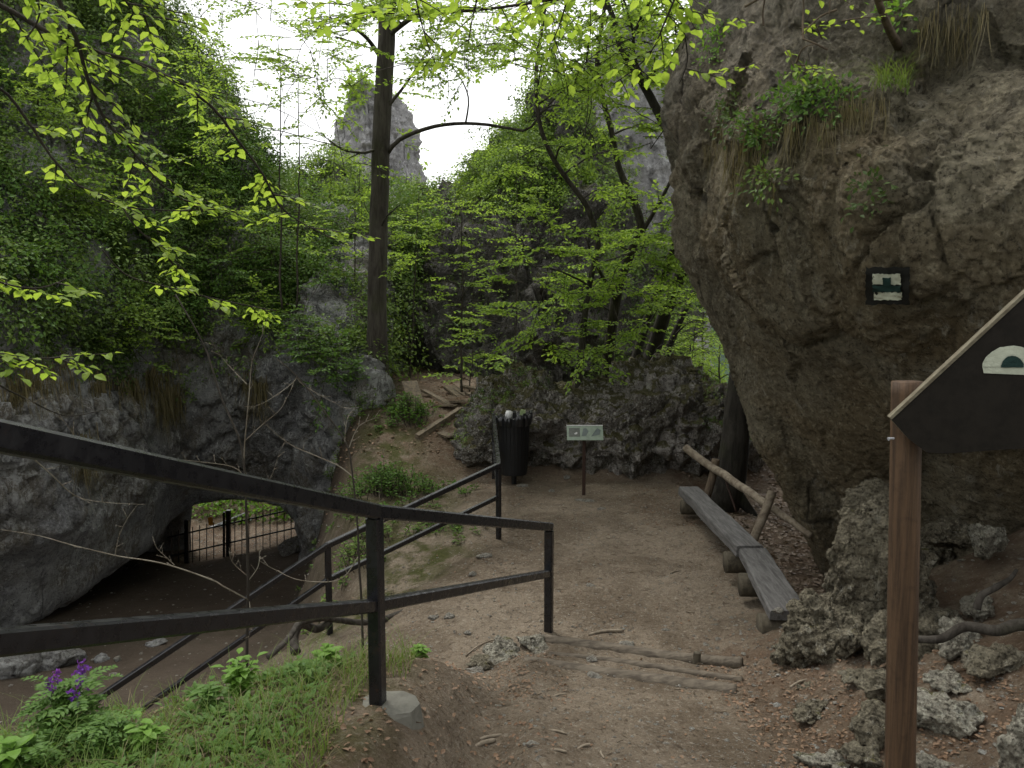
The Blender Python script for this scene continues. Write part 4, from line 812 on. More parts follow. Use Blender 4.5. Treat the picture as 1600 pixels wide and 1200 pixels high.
# ---------------- log steps ----------------
def logm(name,a,b,r0,r1,mat,parent=None,n=18,seed=0,amp=.008,label=None,cat=None,group=None,flat_=1.):
    c=(np.array(a)+np.array(b))/2
    q=wob([a,c+np.array([0,0,.0]),b],26,amp,seed); m=MB(); m.tube(q,np.linspace(r0,r1,26),n); v=m.v[0]; k=fbm(v*5,3,seed)*r0*.07; ctr=np.repeat(q,n,0); v[:26*n]+= (v[:26*n]-ctr)/r0*k[:26*n,None]
    o=m.build(name,mat,parent,True,loc=c); return tag(o,label,cat,group)

def onG(px,py,D,up):
    p=P(px,py,D); p[2]=max(p[2],float(Gd([p[0]],[p[1]])[0]))+up; return p
def steplog(pts,r0,r1,seed,label):
    q=np.array([onG(*a) for a in pts]); q=_cr(q[:,None,:],40)[:,0]; m=MB(); n=18; rr=np.linspace(r0,r1,40)*(1+.05*fbm(q*2,3,seed)); m.tube(q,rr,n); v=m.v[0]; ctr=np.repeat(q,n,0); k=fbm(v*np.array([2,9,9]),3,seed)*.05; v[:40*n]+=(v[:40*n]-ctr)*k[:40*n,None]
    tag(m.build('step_log',M['log'],None,True,loc=q[20]),label,'log','log step edges')
steplog(((846,1012,5.72,.035),(940,1019,5.6,.02),(1060,1034,5.45,.02),(1160,1050,5.28,.03)),.065,.045,3,'farthest step log with a thick sawn left end beside the railing post')
steplog(((858,1036,5.40,-.016),(960,1043,5.28,-.012),(1160,1066,4.98,-.006)),.032,.03,5,'half buried middle step log')
steplog(((820,1054,5.0,.035),(930,1068,4.86,.035),(1040,1086,4.72,.04),(1150,1102,4.58,.045)),.052,.062,8,'nearest step log with a dark end at its right')
for px,py,D,lab in ((1145,1100,4.5,'short stake at the right end of the nearest step log'),(1088,1025,5.3,'small dark stub behind the farthest step log')):
    p=P(px,py,D); logm('stake',p-np.array([0,0,.12]),p+np.array([.01,0,.03]),.028,.026,M['logend'],seed=7,label=lab,cat='stake')
# ---------------- benches ----------------
def bench(name,label,a,b,w_,th,mat,legs,seed,base,taper=1.):
    """slab of sawn timber from far end a to near end b, supports are log stubs"""
    r=empty(name,base,label,'bench','plank benches on the right of the platform'); a=np.array(a);b=np.array(b); d=nrm(b-a); x=-nrm(np.cross(d,[0,0,1.])); n=60; m=MB(); V=[]; 
    pr=[(-.5,-1),(-.48,-.15),(-.44,0),(-.15,0),(.15,0),(.46,0),(.5,-.12),(.5,-.9),(.42,-1.),(0,-1.)]
    for i in range(n+1):
        c=a+(b-a)*i/n; ww=w_*(taper+(1-taper)*i/n)
        for k,(u,z) in enumerate(pr):
            e_=fbm(np.array([[c[1]*2.5,u*3,seed]]),3,seed)[0]*.018 if abs(u)>.4 else 0
            V.append(c+x*(u*ww+e_*np.sign(u))+np.array([0,0,z*th+fbm(np.array([[c[1]*3,u*2,seed+4]]),3,seed)[0]*.006]))
    K=len(pr); q=[[i*K+k,i*K+(k+1)%K,(i+1)*K+(k+1)%K,(i+1)*K+k] for i in range(n) for k in range(K)]
    m.add(V,[[0,k,k+1] for k in range(1,K-1)]+[[n*K,n*K+k+1,n*K+k] for k in range(1,K-1)],q); m.build('seat',mat,r)
    for (u,off,rr) in legs:
        c=a+(b-a)*u; c=c-np.array([0,0,th+rr]); logm('leg',c-x*(w_*.5+off),c+x*(w_*.25),rr,rr,M['logend'],r,seed=int(u*9)+seed,n=20)
    return r
# right edge is at +x
xa=P(1075,760,9.7); xb=P(1172,853,7.05); xc=P(1175,856,7.05); xd=P(1234,955,5.72)
bench('plank_bench','farther plank bench, long straight grey beam',xa,xb,.26,.10,M['bench'],[(.12,.02,.09),(.95,.06,.10)],3,(xa[0],xa[1],0),.95)
bench('plank_bench','nearer plank bench with rough cracked top and splintered front end',xc,xd,.285,.075,M['bench'],[(.33,.05,.10),(.92,.06,.115)],9,(xd[0],xd[1],0),.9)
# branch barrier behind the benches
r=empty('branch_barrier',P(1185,835,7.6),'crooked pale branch laid as a low barrier on two leaning stakes behind the benches','barrier')
m=MB(); q=wob(tp((1072,700,9.9),(1100,722,9.6),(1135,745,9.1),(1165,765,8.6),(1190,782,8.2),(1215,800,7.9),(1245,822,7.6),(1266,838,7.4)),44,.03,4); m.tube(q,np.interp(np.linspace(0,1,44),[0,.4,.7,1],[.05,.05,.045,.03]),10); m.build('rail',M['stick'],r,True)
m=MB(); m.tube(wob(tp((1206,768,7.9),(1195,800,7.85),(1182,832,7.8),(1172,858,7.75)),12,.01,2),[.045]*12,10); m.build('stake',M['stick'],r,True)
m=MB(); m.tube(wob(tp((1118,718,9.5),(1112,750,9.5),(1100,790,9.45)),12,.01,3),[.05]*12,10); m.build('stake',M['root'],r,True)
m=MB(); m.tube(wob(tp((1130,738,9.3),(1140,770,9.2),(1150,800,9.1)),8,.01,3),[.014]*8,6); m.build('wire_tie',M['rust'],r,True)
# ---------------- small sign ----------------
def panel_on(parent,name,mat,c,ux,uz,w_,h,off,poly=None,thick=.0):
    n=nrm(np.cross(ux,uz)); pts=poly or [(-w_/2,-h/2),(w_/2,-h/2),(w_/2,h/2),(-w_/2,h/2)]; k=len(pts)
    f=[c+ux*x+uz*z+n*off for x,z in pts]; m=MB()
    if thick: 
        bk=[p-n*thick for p in f]; m.add(f+bk,[[0,i,i+1] for i in range(1,k-1)]+[[k,k+i+1,k+i] for i in range(1,k-1)],[[i,k+i,k+(i+1)%k,(i+1)%k] for i in range(k)])
    else: m.add(f,[[0,i,i+1] for i in range(1,k-1)])
    return m.build(name,mat,parent)
sp=P(912,775,10.6); gz=float(Gd([sp[0]],[sp[1]])[0]); r=empty('information_sign',(sp[0],sp[1],gz),'small pale green information panel on a thin dark pole in front of the outcrop','sign')
m=MB(); m.beam((sp[0],sp[1],gz-.1),(sp[0],sp[1]-.0,P(912,684,10.6)[2]),.045,.045); m.build('pole',M['rust'],r)
c=P(914,676,10.55); ux=np.array([1,0,-.0]); uz=nrm(np.array([0,.55,.83])); pn=panel_on(r,'panel',M['panel'],c,ux,uz,.50,.225,.0,thick=.012)
panel_on(pn,'photo_print',M['panel3'],c+ux*-.145+uz*.005,ux,uz,.15,.13,.003)
panel_on(pn,'photo_spot',M['white'],c+ux*-.13+uz*-.012,ux,uz,.0,.0,.006,poly=[(-.02,-.012),(.0,-.018),(.022,-.008),(.026,.012),(.008,.02),(.006,.006),(-.016,.002)])
panel_on(pn,'relief_print',M['panel2'],c+ux*.03,ux,uz,0,0,.003,poly=[(-.08,-.05),(-.02,-.055),(.02,.02),(-.01,.07),(-.05,.06)])
panel_on(pn,'relief_print',M['panel2'],c+ux*.15,ux,uz,0,0,.003,poly=[(-.07,-.06),(.05,-.03),(.07,.04),(.02,.07),(-.02,.0)])
panel_on(pn,'clip_bar',M['white'],c+uz*.108,ux,uz,.50,.012,.006)
# ---------------- litter bin ----------------
bc=P(803,700,11.15); bt=P(803,650,11.15)[2]; bb=P(803,738,11.15)[2]; gz=float(Gd([bc[0]],[bc[1]])[0])
r=empty('litter_bin',(bc[0],bc[1],gz),'overfull round black slatted litter bin with a crumpled liner rim in front of the outcrop','bin')
m=MB()
for k in range(26):
    a=2*math.pi*k/26; d=np.array([math.cos(a),math.sin(a),0]); tn=np.array([-math.sin(a),math.cos(a),0]); cc=np.array([bc[0],bc[1],0])
    rt,rb=.235,.195; p0=cc+d*rb+[0,0,bb]; p1=cc+d*rt+[0,0,bt-.02]; h=.0245
    m.add([p0-tn*h,p0+tn*h,p1+tn*h,p1-tn*h,p0-tn*h-d*.012,p0+tn*h-d*.012,p1+tn*h-d*.012,p1-tn*h-d*.012],None,[[0,1,2,3],[4,7,6,5],[0,4,5,1],[3,2,6,7],[0,3,7,4],[1,5,6,2]])
m.build('slats',M['bin'],r)
m=MB(); an=np.linspace(0,2*math.pi,25)
for z,rr in ((bb+.05,.19),(bt-.08,.226)): m.tube([(bc[0]+rr*math.cos(a),bc[1]+rr*math.sin(a),z) for a in an],.008,6,False)
m.tube([(bc[0],bc[1],bb+.0),(bc[0],bc[1],bb-.02)],[.19,.19],24); m.build('hoops',M['bin'],r)
m=MB(); m.tube([(bc[0],bc[1]+.02,gz-.1),(bc[0],bc[1]+.02,bb)],[.04,.04],10); m.build('stand',M['bin'],r)
m=MB(); n=72; V=[]; 
for k in range(n):
    a=2*math.pi*k/n; w1=.012*math.sin(a*9)+.01*math.sin(a*17+1); zz=.02*math.sin(a*5+.6)+.012*math.sin(a*13)+.03*math.cos(a)
    for rr,dz in ((.205,-.25),(.215+w1,-.06),(.232+w1,.02+zz),(.25+w1*1.5,.012+zz*1.2),(.247+w1*2,-.06+zz),(.238+w1,-.13)): V.append((bc[0]+rr*math.cos(a),bc[1]+rr*math.sin(a),bt+dz))
m.add(V,None,[[k*6+j,((k+1)%n)*6+j,((k+1)%n)*6+j+1,k*6+j+1] for k in range(n) for j in range(5)]); m.build('liner',M['bag'],r,True)
m=MB(); V=[(bc[0],bc[1],bt-.05)]+[(bc[0]+.21*math.cos(a),bc[1]+.21*math.sin(a),bt-.05+.03*math.sin(a*4)) for a in an[:-1]]; m.add(V,[[0,k,k%24+1] for k in range(1,25)]); m.build('rubbish',M['bag'],r)
m=MB(); c=np.array([bc[0]-.075,bc[1]-.08,bt-.05]); m.tube([c,c+[0,0,.08],c+[.01,0,.13],c+[.012,0,.135]],[.045,.058,.05,.02],10); tag(m.build('paper_cup',M['white'],None,True,loc=c),'crumpled white cup poking out of the bin','litter')
m=MB(); c=np.array([bc[0]+.10,bc[1]-.08,bt-.06]); m.beam(c,c+np.array([.035,0,.16]),.075,.045,.08,(0,1,0)); tag(m.build('drink_carton',M['carton'],loc=c),'green striped carton poking out of the right of the bin','litter')
m=MB(); c=np.array([bc[0]+.02,bc[1]-.05,bt-.06]); m.beam(c,c+np.array([-.02,0,.12]),.06,.05,.2,(0,1,0)); tag(m.build('dark_wrapper',M['bag'],loc=c),'dark wrapper between the white cup and green carton','litter')
# ---------------- arrow sign post ----------------
pc=np.array([P(1412,1000,2.1)[0],2.1]); top=P(1412,600,2.1)[2]
r=empty('wooden_signpost',(pc[0],pc[1],.95),'brown wooden post at right carrying a black board with a white half ring emblem','signpost')
m=MB(); pt,pm=P(1416,597,2.1),P(1407,1190,2.1); q=wob([pm+(pm-pt)*.45,pm,(pm+pt)/2,pt],30,.003,3); m.tube(q,np.linspace(.041,.039,30),16); m.build('post',M['postwood'],r,True)
ux=nrm(np.array([1,-.28,0])); uz=np.array([0,0,1.]); n=nrm(np.cross(ux,uz)); tip=P(1393,658,2.045)
def onb(px,py,off=0.):
    d=P(px,py,1.)-CAM; c0=tip+n*off; t=((c0-CAM)@n)/(d@n); return CAM+d*t
out=[(1393,656),(1500,556),(1604,459),(1760,318),(1900,440),(1880,560),(1800,640),(1700,690),(1640,697),(1600,701),(1560,703),(1520,706),(1480,709),(1448,707),(1420,686)]
F_=[onb(*a) for a in out]; Bk=[p-n*.026 for p in F_]; k=len(out); cen=np.mean(F_,0); m=MB(); m.add(F_+[cen],[[k,i,(i+1)%k] for i in range(k)]); m.add(Bk+[cen-n*.026],[[k,(i+1)%k,i] for i in range(k)])
bd=m.build('board',M['board'],r)
m=MB(); m.add(F_+Bk,None,[[i,(i+1)%k,k+(i+1)%k,k+i] for i in range(k)]); m.build('board_edge',M['edge'],bd)
m=MB(); a0,a1=onb(1393,655,.0),onb(1759,317,.0); dd=nrm(a1-a0); nn2=np.cross(n,dd)*(-1); nn2=nn2 if nn2[2]>0 else -nn2
m.beam(a0-n*.012+nn2*.004,a1-n*.012+nn2*.004,.008,.034,.05,up=n); m.build('edge_strip',M['edge'],bd)
# emblem: half ring with half disc
def arc(cx,cy,rx,ry,a0,a1,n_=28,j=.8): return [(cx+rx*math.cos(a)+random.uniform(-j,j),cy-ry*math.sin(a)+random.uniform(-j,j)) for a in np.linspace(a0,a1,n_)]
cx,cy=1582,574
o_=arc(cx,cy,47,34,0,math.pi); i_=arc(cx,cy,18,18,0,math.pi,28,.4)
V=[onb(x,y,.003) for x,y in o_]+[onb(x,y,.003) for x,y in i_]; m=MB(); m.add(V,None,[[i,i+1,28+i+1,28+i] for i in range(27)])
V=[onb(cx+47,cy-1,.003),onb(cx-47,cy-1,.003),onb(cx-45,cy+9,.003),onb(cx,cy+11,.003),onb(cx+48,cy+13,.003)]; m.add(V,[[0,1,2],[0,2,3],[0,3,4]]); m.build('half_ring_emblem',M['wpaint'],bd)
V=[onb(x,y,.006) for x,y in i_]+[onb(cx,cy,.006)]; m=MB(); m.add(V,[[28,i,i+1] for i in range(27)]); m.build('half_disc_emblem',M['gpaint'],bd)
m=MB(); c=P(1391,685,2.06); m.tube([c+[.01,0,0],c,c+[-.006,0,-.002]],[.003,.003,.005],8); m.build('screw',M['galv'],r)
# ---------------- gate in the arch ----------------
r=empty('iron_gate',P(357,880,18),'black iron bar gate and fence closing the low arch','gate')
def gl(x): return 891-(x-292)*.225
for x,t0 in ((292,812),(357,797)):
    m=MB(); m.beam(P(x,gl(x)+2,18),P(x,t0,18),.10,.10); m.build('post',M['metal'],r)
m=MB(); m.beam(P(350,gl(350),17.98),P(350,800,17.98),.05,.05); m.build('gate_frame',M['metal'],r)
m=MB()
for o_ in (1,28,58):
    m.beam(P(262,gl(262)-o_,18),P(462,gl(462)-o_,18),.035,.035)
m.build('rails',M['metal'],r)
for x in range(268,458,11):
    if abs(x-292)>5 and abs(x-352)>7: m=MB(); m.beam(P(x,gl(x),18.01),P(x,gl(x)-66,18.01),.018,.018); m.build('bar',M['metal'],r)
m=MB(); m.beam(P(328,808,17.9),P(330,820,17.9),.10,.03,.1,(0,1,0)); m.build('tag_plate',M['orange'],r)
r=empty('outer_handrail',P(393,838,21),'grey tubular handrail on the bright ground beyond the arch','railing')
m=MB(); m.tube(tp((240,872,20.4),(300,838,20.8),(383,803,21.3)),[.05]*3,8); m.build('rail',M['galv'],r,True)
for x,y0,y1 in ((393,812,842),(348,818,860)): m=MB(); m.tube(tp((x,y1+4,21),(x,y0,21)),[.06,.06],8); m.build('post',M['galv'],r,True)
# ---------------- broken planks heap ----------------
HP=[((652,684,12.4),(720,640,13.2),.12,.10,'long squared beam lying across the foot of the plank heap'),((640,596,13.6),(664,672,12.8),.26,.03,'mossy upright board leaning on the left of the heap'),((661,610,13.9),(703,632,13.5),.12,.04,'pale split plank lying across the reddish earth'),
 ((697,605,14.2),(724,624,13.9),.14,.04,'short plank tilted toward the outcrop'),((707,603,14.3),(728,618,14.),.1,.03,'thin plank behind the short tilted one'),((722,604,14.2),(756,610,13.8),.1,.05,'plank end resting on the back of the outcrop'),((706,628,13.6),(735,626,13.3),.12,.04,'dark plank in the middle of the heap'),
 ((730,615,13.7),(752,622,13.4),.1,.04,'small block under the plank by the outcrop'),((675,633,13.5),(711,634,13.3),.14,.03,'broken board with a jagged end'),((690,676,12.6),(706,682,12.3),.18,.02,'small square board scrap below the beam')]
for k,(a,b,w_,h,lab) in enumerate(HP):
    a=P(*a); b=P(*b); m=MB(); m.beam(a,b,w_,h,.1); v=m.v[0]; v+=rng.normal(size=v.shape)*.008; tag(m.build('plank',M['plank'],loc=(a+b)/2),lab,'plank','heap of broken planks')
# ---------------- roots, bare saplings ----------------
def rootthing(name,lab,pts,r0,r1,mat='bark',cat='root',amp=.03,group=None):
    m=MB(); q=wob([P(*a) for a in pts],30,amp,len(lab)); m.tube(q,np.linspace(r0,r1,30),9); return tag(m.build(name,M[mat],None,True,loc=q[0]),lab,cat,group)
rootthing('root','long dark root running right from the sign post across the bank',((1425,1000,3.9),(1470,1000,3.9),(1510,982,3.85),(1560,988,3.8),(1600,978,3.8),(1700,985,3.8)),.018,.04)
rootthing('root','short curved root rising on the dark bank at right',((1522,955,4.2),(1530,935,4.2),(1555,920,4.2),(1575,905,4.3),(1584,890,4.4)),.022,.01)
rootthing('root','forked exposed root on the lip under the lower rail',((420,1030,5.2),(450,1000,5.4),(470,975,5.7),(500,968,6.),(560,972,6.4),(600,968,6.6),(660,945,7.)),.02,.03)
rootthing('root','thick stump-like root curling down beside the lower railing post',((462,1022,5.7),(458,1000,5.8),(468,978,5.9),(492,985,6.),(510,975,6.1)),.04,.03)
def bare(name,lab,base,lines,r=.012):
    root=empty(name,P(*base),lab,'sapling','bare saplings inside the railing'); st=MB(); tw=MB(); bud=MB()
    for i,(pts,r0) in enumerate(lines):
        q=wob([P(*a) for a in pts],24,.012,i+3); r0=r0 if i==0 else r0*.72; (st if i==0 else tw).tube(q,np.linspace(r0,r0*.3 if i else r0*.45,24),6)
        if i:
            for k in range(4,24,4):
                d=nrm(nrm(q[-1]-q[0])*.6+rng.normal(size=3)*.5+[0,0,.5]); l=random.uniform(.02,.05); tw.tube([q[k],q[k]+d*l],[.0022,.001],4)
                leaves(bud,q[k][None]+d*l,d[None],nrm(rng.normal(size=(1,3))),.022,.006)
    st.build('stem',M['twig'],root,True); tw.build('twigs',M['bare'],root,True); bud.build('buds',M['bare'],root)
bare('bare_sapling','bare grey sapling rising left of the railing post with long wavy twigs',(385,1070,4.5),[
 (((384,1072,4.5),(386,980,4.5),(388,900,4.5),(385,800,4.5),(378,700,4.5),(345,620,4.6),(322,545,4.7),(275,460,4.8)),.0095),
 (((388,938,4.5),(352,918,4.4),(330,905,4.4),(255,880,4.3),(180,868,4.3),(120,855,4.2),(60,838,4.2),(0,828,4.1)),.007),
 (((386,745,4.5),(382,720,4.5),(388,640,4.4),(392,570,4.4),(405,530,4.4),(417,495,4.3)),.006),
 (((383,690,4.5),(410,665,4.5),(440,640,4.5),(462,598,4.5)),.004),(((384,748,4.5),(360,728,4.5),(280,718,4.4)),.004),
 (((386,900,4.5),(365,880,4.5),(358,862,4.4)),.004),(((389,905,4.5),(403,885,4.5),(405,860,4.5)),.004),(((388,940,4.5),(391,975,4.4),(385,1000,4.4)),.004),
 (((180,868,4.3),(186,840,4.3),(200,810,4.3),(215,790,4.3)),.003),(((270,884,4.3),(245,860,4.3),(240,850,4.3)),.003),
 (((388,760,4.5),(420,750,4.5),(440,700,4.5),(450,690,4.5)),.003),(((387,600,4.5),(350,560,4.6),(330,530,4.6)),.003)])
bare('bare_sapling','bare sapling beside the railing post with pale forked twigs',(568,1045,4.3),[
 (((568,1048,4.3),(566,980,4.3),(562,900,4.3),(556,800,4.3),(548,720,4.3),(540,690,4.3),(505,640,4.3),(465,590,4.3),(432,562,4.3)),.008),
 (((556,750,4.3),(530,730,4.3),(490,712,4.3),(450,692,4.3),(405,655,4.2)),.005),(((463,590,4.3),(455,600,4.3),(420,625,4.3),(388,640,4.3)),.004),
 (((560,870,4.3),(530,905,4.3),(470,905,4.3),(430,888,4.3),(405,875,4.2)),.005),(((558,820,4.3),(580,790,4.2),(600,780,4.2)),.003),(((545,700,4.3),(560,665,4.3),(590,650,4.3)),.004),
 (((465,590,4.3),(480,605,4.3),(545,640,4.3)),.003),(((540,690,4.3),(545,650,4.3),(562,635,4.3)),.003),(((560,860,4.3),(572,835,4.3),(604,815,4.3)),.003),(((566,960,4.3),(610,930,4.2),(645,915,4.2)),.003)])
bare('bare_sapling','thin twig arching in front of the left cliff below the top rail',(-60,640,3.),[
 (((-120,520,3.),(-20,590,3.2),(40,622,3.4),(100,648,3.6),(160,640,3.8)),.005),(((40,622,3.4),(95,655,3.6),(120,690,3.6)),.003),(((45,710,3.4),(80,740,3.5),(120,775,3.6),(170,785,3.7),(230,788,3.8)),.004)])
# ---------------- near bank plants ----------------
def bankpts(n,x0,x1,y0,y1,f=None):
    x=rng.uniform(x0,x1,n); y=rng.uniform(y0,y1,n); k=fbm(np.stack([x,y,0*x],1)*2.2,3,6)>-.38
    if f is not None: k&=f(x,y)
    x,y=x[k],y[k]; return np.stack([x,y,Gd(x,y)-.005],1)
EX=lambda x,y: ((y+.5*np.maximum(0,-x-.7)<4.35)&(x<-.72-.0*y))|((np.abs(x+.75)<.22)&(y>3.75)&(y<4.2))
p=bankpts(11000,-3.4,-.45,2.2,4.6,EX); a=MB(); blades(a,p,rng.uniform(.06,.22,len(p))*(1+.7*(rng.random(len(p))>.85)),.0055,.5,.35)
tag(a.build('bank_grass',M['grass']),'green grass growing on the near bank inside the railing','grass',None,'stuff')
p=bankpts(3000,-3.4,-.5,2.3,4.5,EX); a=MB(); blades(a,p,rng.uniform(.08,.2,len(p)),.005,1.1,.6); tag(a.build('bank_straw',M['drygrass']),'dry bent straw among the bank grass','grass',None,'stuff')
p=bankpts(1300,-3.4,-.9,2.3,4.3,EX); m_=len(p); a=MB(); idx=np.repeat(np.arange(m_),5); az=rng.random(len(idx))*6.28; d=np.stack([np.cos(az),np.sin(az),rng.uniform(.1,.8,len(idx))],1)
leaves(a,p[idx]+d*.02+[0,0,.02],d,nrm(np.array([0,0,1.])-d*.4),rng.uniform(.03,.07,len(idx)),rng.uniform(.015,.03,len(idx)),True); tag(a.build('bank_herbs',M['lf_herb']),'small green herbs covering the near bank','herbs',None,'stuff')
def herb(px,py,D,h,ns,Lf,mt,lab,kind='oval',fl=False):
    b0=P(px,py,D); b0[2]=float(Gd([b0[0]],[b0[1]])[0]); r=empty('flowering_plant' if fl else 'leafy_plant',b0,lab,'plant','leafy plants on the near bank'); st=MB(); lf=MB(); fw=MB()
    for s in range(ns):
        az=random.random()*6.28; ln=random.uniform(.15,.5); H=h*random.uniform(.6,1.1); top=b0+np.array([math.cos(az)*ln*H,math.sin(az)*ln*H,H]); q=wob([b0-[0,0,.03],b0*.5+top*.5+np.array([0,0,.1*H]),top],10,.01,s); st.tube(q,np.linspace(.0035,.0015,10),5)
        for k in range(3,10):
            for sd in (-1,1):
                a2=az+sd*1.4+k*1.2+random.uniform(-.4,.4); d=np.array([math.cos(a2),math.sin(a2),random.uniform(-.1,.4)])
                if kind=='oval': leaves(lf,q[k][None]+d*.01,d[None],nrm(np.array([[0,0,1.]])-d*.3),Lf*random.uniform(.6,1.1),Lf*.5,True)
                else:
                    L=Lf*random.uniform(1.2,1.9); u=np.linspace(.2,1,6); ax=q[k]+d*L*u[:,None]; ax[:,2]-=.25*L*u**2; hh=nrm(np.cross(d,[0,0,1.])); st.tube(np.vstack([q[k],ax]),np.linspace(.0015,.0008,7),3,False)
                    for g in (-1,1): leaves(lf,ax,np.repeat((d*.7+hh*g)[None],6,0)+rng.normal(size=(6,3))*.12,nrm(np.repeat(np.array([[0,0,1.]]),6,0)+rng.normal(size=(6,3))*.2),Lf*.55*(1.15-.5*u),Lf*.2,True)
        if fl and s<5:
            for k in range(9):
                c=top+np.array([random.gauss(0,.012),random.gauss(0,.012),random.uniform(-.02,.08)]); d=nrm(rng.normal(size=(4,3))); leaves(fw,np.repeat(c[None],4,0),d,nrm(rng.normal(size=(4,3))),.02,.013,False)
    st.build('stems',M['lf_herb'],r,True); lf.build('leaves',M[mt],r)
    if fl: fw.build('flowers',M['petal'],r)
herb(105,1165,3.25,.24,6,.085,'lf_herb','tall dark leaved plant with purple flower spikes at lower left','pin',True)
herb(160,1160,3.1,.15,5,.07,'lf_herb','feathery leaved plant right beside the purple flowers','pin')
herb(50,1180,3.,.12,5,.07,'lf_herb','feathery low plant in the bottom left corner','pin')
herb(375,1120,3.6,.20,9,.065,'lf_bright','bright oval leaved bush beside the bare grey sapling')
herb(330,1140,3.45,.15,6,.06,'lf_herb','lower plant left of the bright oval leaved bush')
herb(515,1075,4.0,.10,6,.08,'lf_bright','broad leaved plant just left of the railing post')
herb(470,1110,3.7,.10,5,.06,'lf_herb','small plant between the bush and the railing post')
herb(655,1058,4.25,.07,7,.05,'lf_bright','low bright tuft of leaves right of the railing post')
herb(230,1175,3.1,.13,6,.07,'lf_bright','light green plant in the grass at the bottom left centre')
herb(10,1195,2.95,.14,5,.10,'lf_bright','large pale leaf plant cut by the bottom left corner')
herb(590,885,8.2,.12,8,.08,'lf_bright','bright weeds on the mossy lip beyond the railing post')
def clump_thing(name,px,py,D,sx,sz,n,Lf,mt,lab,cat='bush'):
    c=P(px,py,D); g=float(Gd([c[0]],[c[1]])[0]); r=empty(name,(c[0],c[1],g),lab,cat); a=MB(); st=MB()
    for i in range(n):
        o=np.array([random.gauss(0,sx),random.gauss(0,sx*.7),0]); h=max(.05,sz*(1-.35*(np.linalg.norm(o)/sx)**1.2)*random.uniform(.5,1)); q0=np.array([c[0],c[1],0])+o; q0[2]=float(Gd([q0[0]],[q0[1]])[0]); top=q0+np.array([random.gauss(0,.08),random.gauss(0,.08),h])
        st.tube([q0-[0,0,.03],(q0+top)/2+rng.normal(size=3)*.02,top],[.005,.004,.002],4); u=rng.uniform(.25,1,14)[:,None]; ps=q0+(top-q0)*u; d=rng.normal(size=(14,3)); d[:,2]=np.abs(d[:,2])*.3; leaves(a,ps+nrm(d)*.02,d,nrm(rng.normal(size=(14,3))*.35+[0,0,1]),rng.uniform(.6,1.2,14)*Lf,Lf*.5)
    st.build('stems',M['twig'],r); a.build('foliage',M[mt],r)
clump_thing('bush',605,760,10.6,.38,.55,150,.065,'lf_herb','yellow green bush on the lip above the arch, left of the path')
clump_thing('bush',640,640,13.,.25,.5,70,.07,'lf_herb','small bush at the foot of the mossy leaning board')
clump_thing('bush',560,610,13.4,.4,.5,70,.07,'lf_ivy','dark bush at the foot of the tall trunk')
clump_thing('bush',700,810,8.9,.2,.1,40,.04,'lf_herb','low weeds just behind the lower railing')
clump_thing('bush',560,900,8.8,.45,.3,90,.06,'lf_ivy','dark weeds on the drop beyond the lower railing')
# green beyond the arch
a=MB(); n=9000; x=rng.uniform(-11.5,-4.2,n); y=20.2+9*rng.random(n)**1.6; k=(y+.3*(x+6.5)>20.5); x,y=x[k],y[k]; z=G(x,y); p=np.stack([x,y,z],1)+rng.random((len(x),3))*[.1,.1,.45]
leaves(a,p,rng.normal(size=p.shape),nrm(rng.normal(size=p.shape)*.4+[0,0,1]),.14,.09); tag(a.build('verge_plants',M['lf_bright']),'bright green plants on the verge beyond the arch','ground cover',None,'stuff')
# ---------------- ground litter ----------------
def scat(n,x0,x1,y0,y1,f=None):
    x=rng.uniform(x0,x1,n); y=y0+(y1-y0)*rng.random(n)**1.3
    if f is not None: k=f(x,y); x,y=x[k],y[k]
    return np.stack([x,y,Gd(x,y)],1)
def pebbles(name,pts,s0,s1,mat,lab):
    base=np.array([[1,0,0],[-1,0,0],[0,1,0],[0,-1,0],[0,0,1],[0,0,-1],[.6,.6,.5],[-.6,.6,.4],[.6,-.6,.45],[-.6,-.6,.5]],float); F=np.array([[0,6,4],[6,2,4],[2,7,4],[7,1,4],[1,9,4],[9,3,4],[3,8,4],[8,0,4],[0,2,6],[2,1,7],[1,3,9],[3,0,8],[2,0,5],[1,2,5],[3,1,5],[0,3,5]])
    m=len(pts); s=s0*(s1/s0)**(rng.random(m)**2.2); sc=s[:,None,None]*rng.uniform(.6,1.2,(m,1,3))*np.array([1,1,.55]); az=rng.random(m)*6.28; v=base[None]*rng.uniform(.75,1.15,(m,10,1))*sc
    c,s_=np.cos(az)[:,None],np.sin(az)[:,None]; v=np.stack([v[...,0]*c-v[...,1]*s_,v[...,0]*s_+v[...,1]*c,v[...,2]],-1)+pts[:,None]; b=MB(); b.add(v.reshape(-1,3),(F[None]+np.arange(m)[:,None,None]*10).reshape(-1,3),None,np.repeat(rng.random(m),10)); return tag(b.build(name,M[mat]),lab,'gravel',None,'stuff')
pebbles('path_gravel',scat(13000,-2.6,2.4,3.,11.5,lambda x,y:(x>np.interp(y,*XL)-.2)&((y>4.2)|(x>-.1))),.003,.018,'stone','small pale stones scattered on the trodden earth')
pebbles('hollow_gravel',scat(1500,-8,-2,6,18),.006,.035,'stone','small stones on the floor of the lower left hollow')
pebbles('bank_gravel',scat(1500,1.5,3.6,2.8,6.4),.005,.035,'stone','stone chips among the rocks on the right bank')
pebbles('outer_gravel',scat(2500,-9,-4.4,18.4,22),.01,.04,'stone','gravel on the bright path beyond the arch')
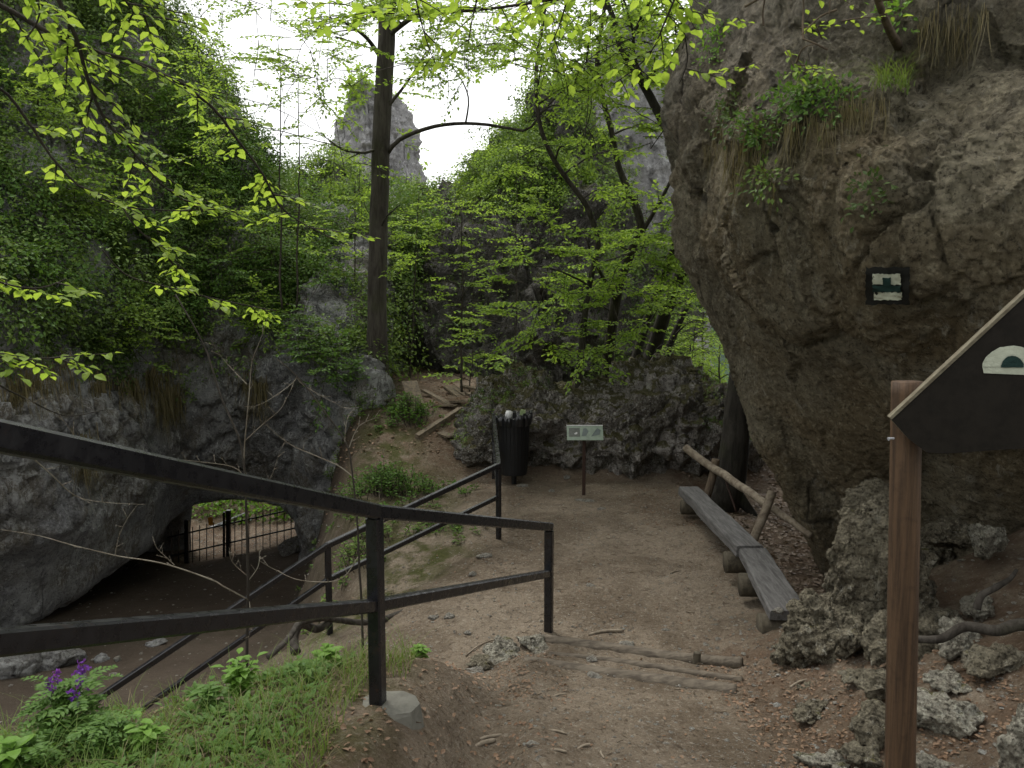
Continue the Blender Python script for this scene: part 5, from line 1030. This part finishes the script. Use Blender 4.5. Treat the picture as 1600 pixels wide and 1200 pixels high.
def litter(name,pts,L0,mat,lab,flat_=.35):
    a=MB(); m=len(pts); az=rng.random(m)*6.28; ax=np.stack([np.cos(az),np.sin(az),rng.normal(size=m)*.2],1); L=L0*rng.uniform(.5,1.3,m); leaves(a,pts+[0,0,.006],ax,nrm(rng.normal(size=(m,3))*flat_+[0,0,1]),L,L*rng.uniform(.4,.75,m),True); return tag(a.build(name,M[mat]),lab,'leaf litter',None,'stuff')
litter('leaf_litter',scat(9000,2.35,6,6.0,12.5),.06,'paleleaf','brown and grey fallen leaves under the branch barrier')
litter('red_leaf_litter',np.vstack([scat(2300,1.25,2.4,3.2,5.2),scat(260,-.1,.35,4.2,5.4),scat(700,1.6,2.3,9.,11),scat(1500,-1.6,-.3,10.8,14)]),.024,'dryleaf','reddish dry leaf fragments between the rocks and around the platform')
litter('platform_litter',scat(1500,-1.8,2.3,3.2,11.),.022,'dryleaf','tiny dry leaf bits scattered on the platform')
litter('slope_litter',scat(2500,-3,3,12,17),.06,'dryleaf','dry leaves on the slope behind the outcrop')
litter('bank_litter',scat(1800,-2.6,.1,2.7,4.8),.03,'dryleaf','dry leaf bits on the near bank')
a=MB(); p=scat(420,-1.8,2.4,3.,11)
for q in p:
    az=random.random()*6.28; l=random.uniform(.02,.09); d=np.array([math.cos(az),math.sin(az),random.uniform(-.05,.1)]); n_=np.array([-d[1],d[0],0]); a.tube([q+[0,0,.004],q+d*l*.5+n_*l*random.uniform(-.15,.15)+[0,0,.006],q+d*l+[0,0,.004]],[.0025,.003,.002],4)
tag(a.build('twig_litter',M['root']),'thin broken twigs scattered over the path','twigs',None,'stuff')
for k,(px,py,ln,rr,az,lab) in enumerate(((665//1+90,1168,.16,.012,.7,'short thick stick at the bottom left of the path'),(760,1160,.18,.008,.5,'curved dark stick lying over the short thick one'),(870,1177,.10,.007,-.1,'straight stick near the bottom middle'),(912,1170,.08,.007,.6,'pale stick right of the straight one'),(940,1182,.07,.006,1.7,'small upright-lying stick, rightmost near the bottom'),(870,1147,.11,.006,-.3,'thin stick above the straight one'),(873,1090,.10,.005,.5,'thin dark stick below the nearest step log'),(948,990,.30,.012,.25,'pale broken branch behind the farthest step log'),(1055,895,.14,.006,.6,'thin dark stick in the middle of the platform'),(1255,1072,.22,.008,.5,'dark stick leaning on a rock in the red litter'),(755,1013,.4,.006,.9,'thin branch leaning over the bank rocks'))):
    c=gp(px,py); d=np.array([math.cos(az),math.sin(az),0.]); q=[c-d*ln/2+[0,0,rr*.6],c+np.array([-d[1],d[0],0])*ln*.08+[0,0,rr],c+d*ln/2+[0,0,rr*.6]]; m=MB(); m.tube(wob(q,10,.006,k),[rr*.9]+[rr]*8+[rr*.7],7); tag(m.build('stick',M['stick'],None,True,loc=c),lab,'stick','sticks on the path')
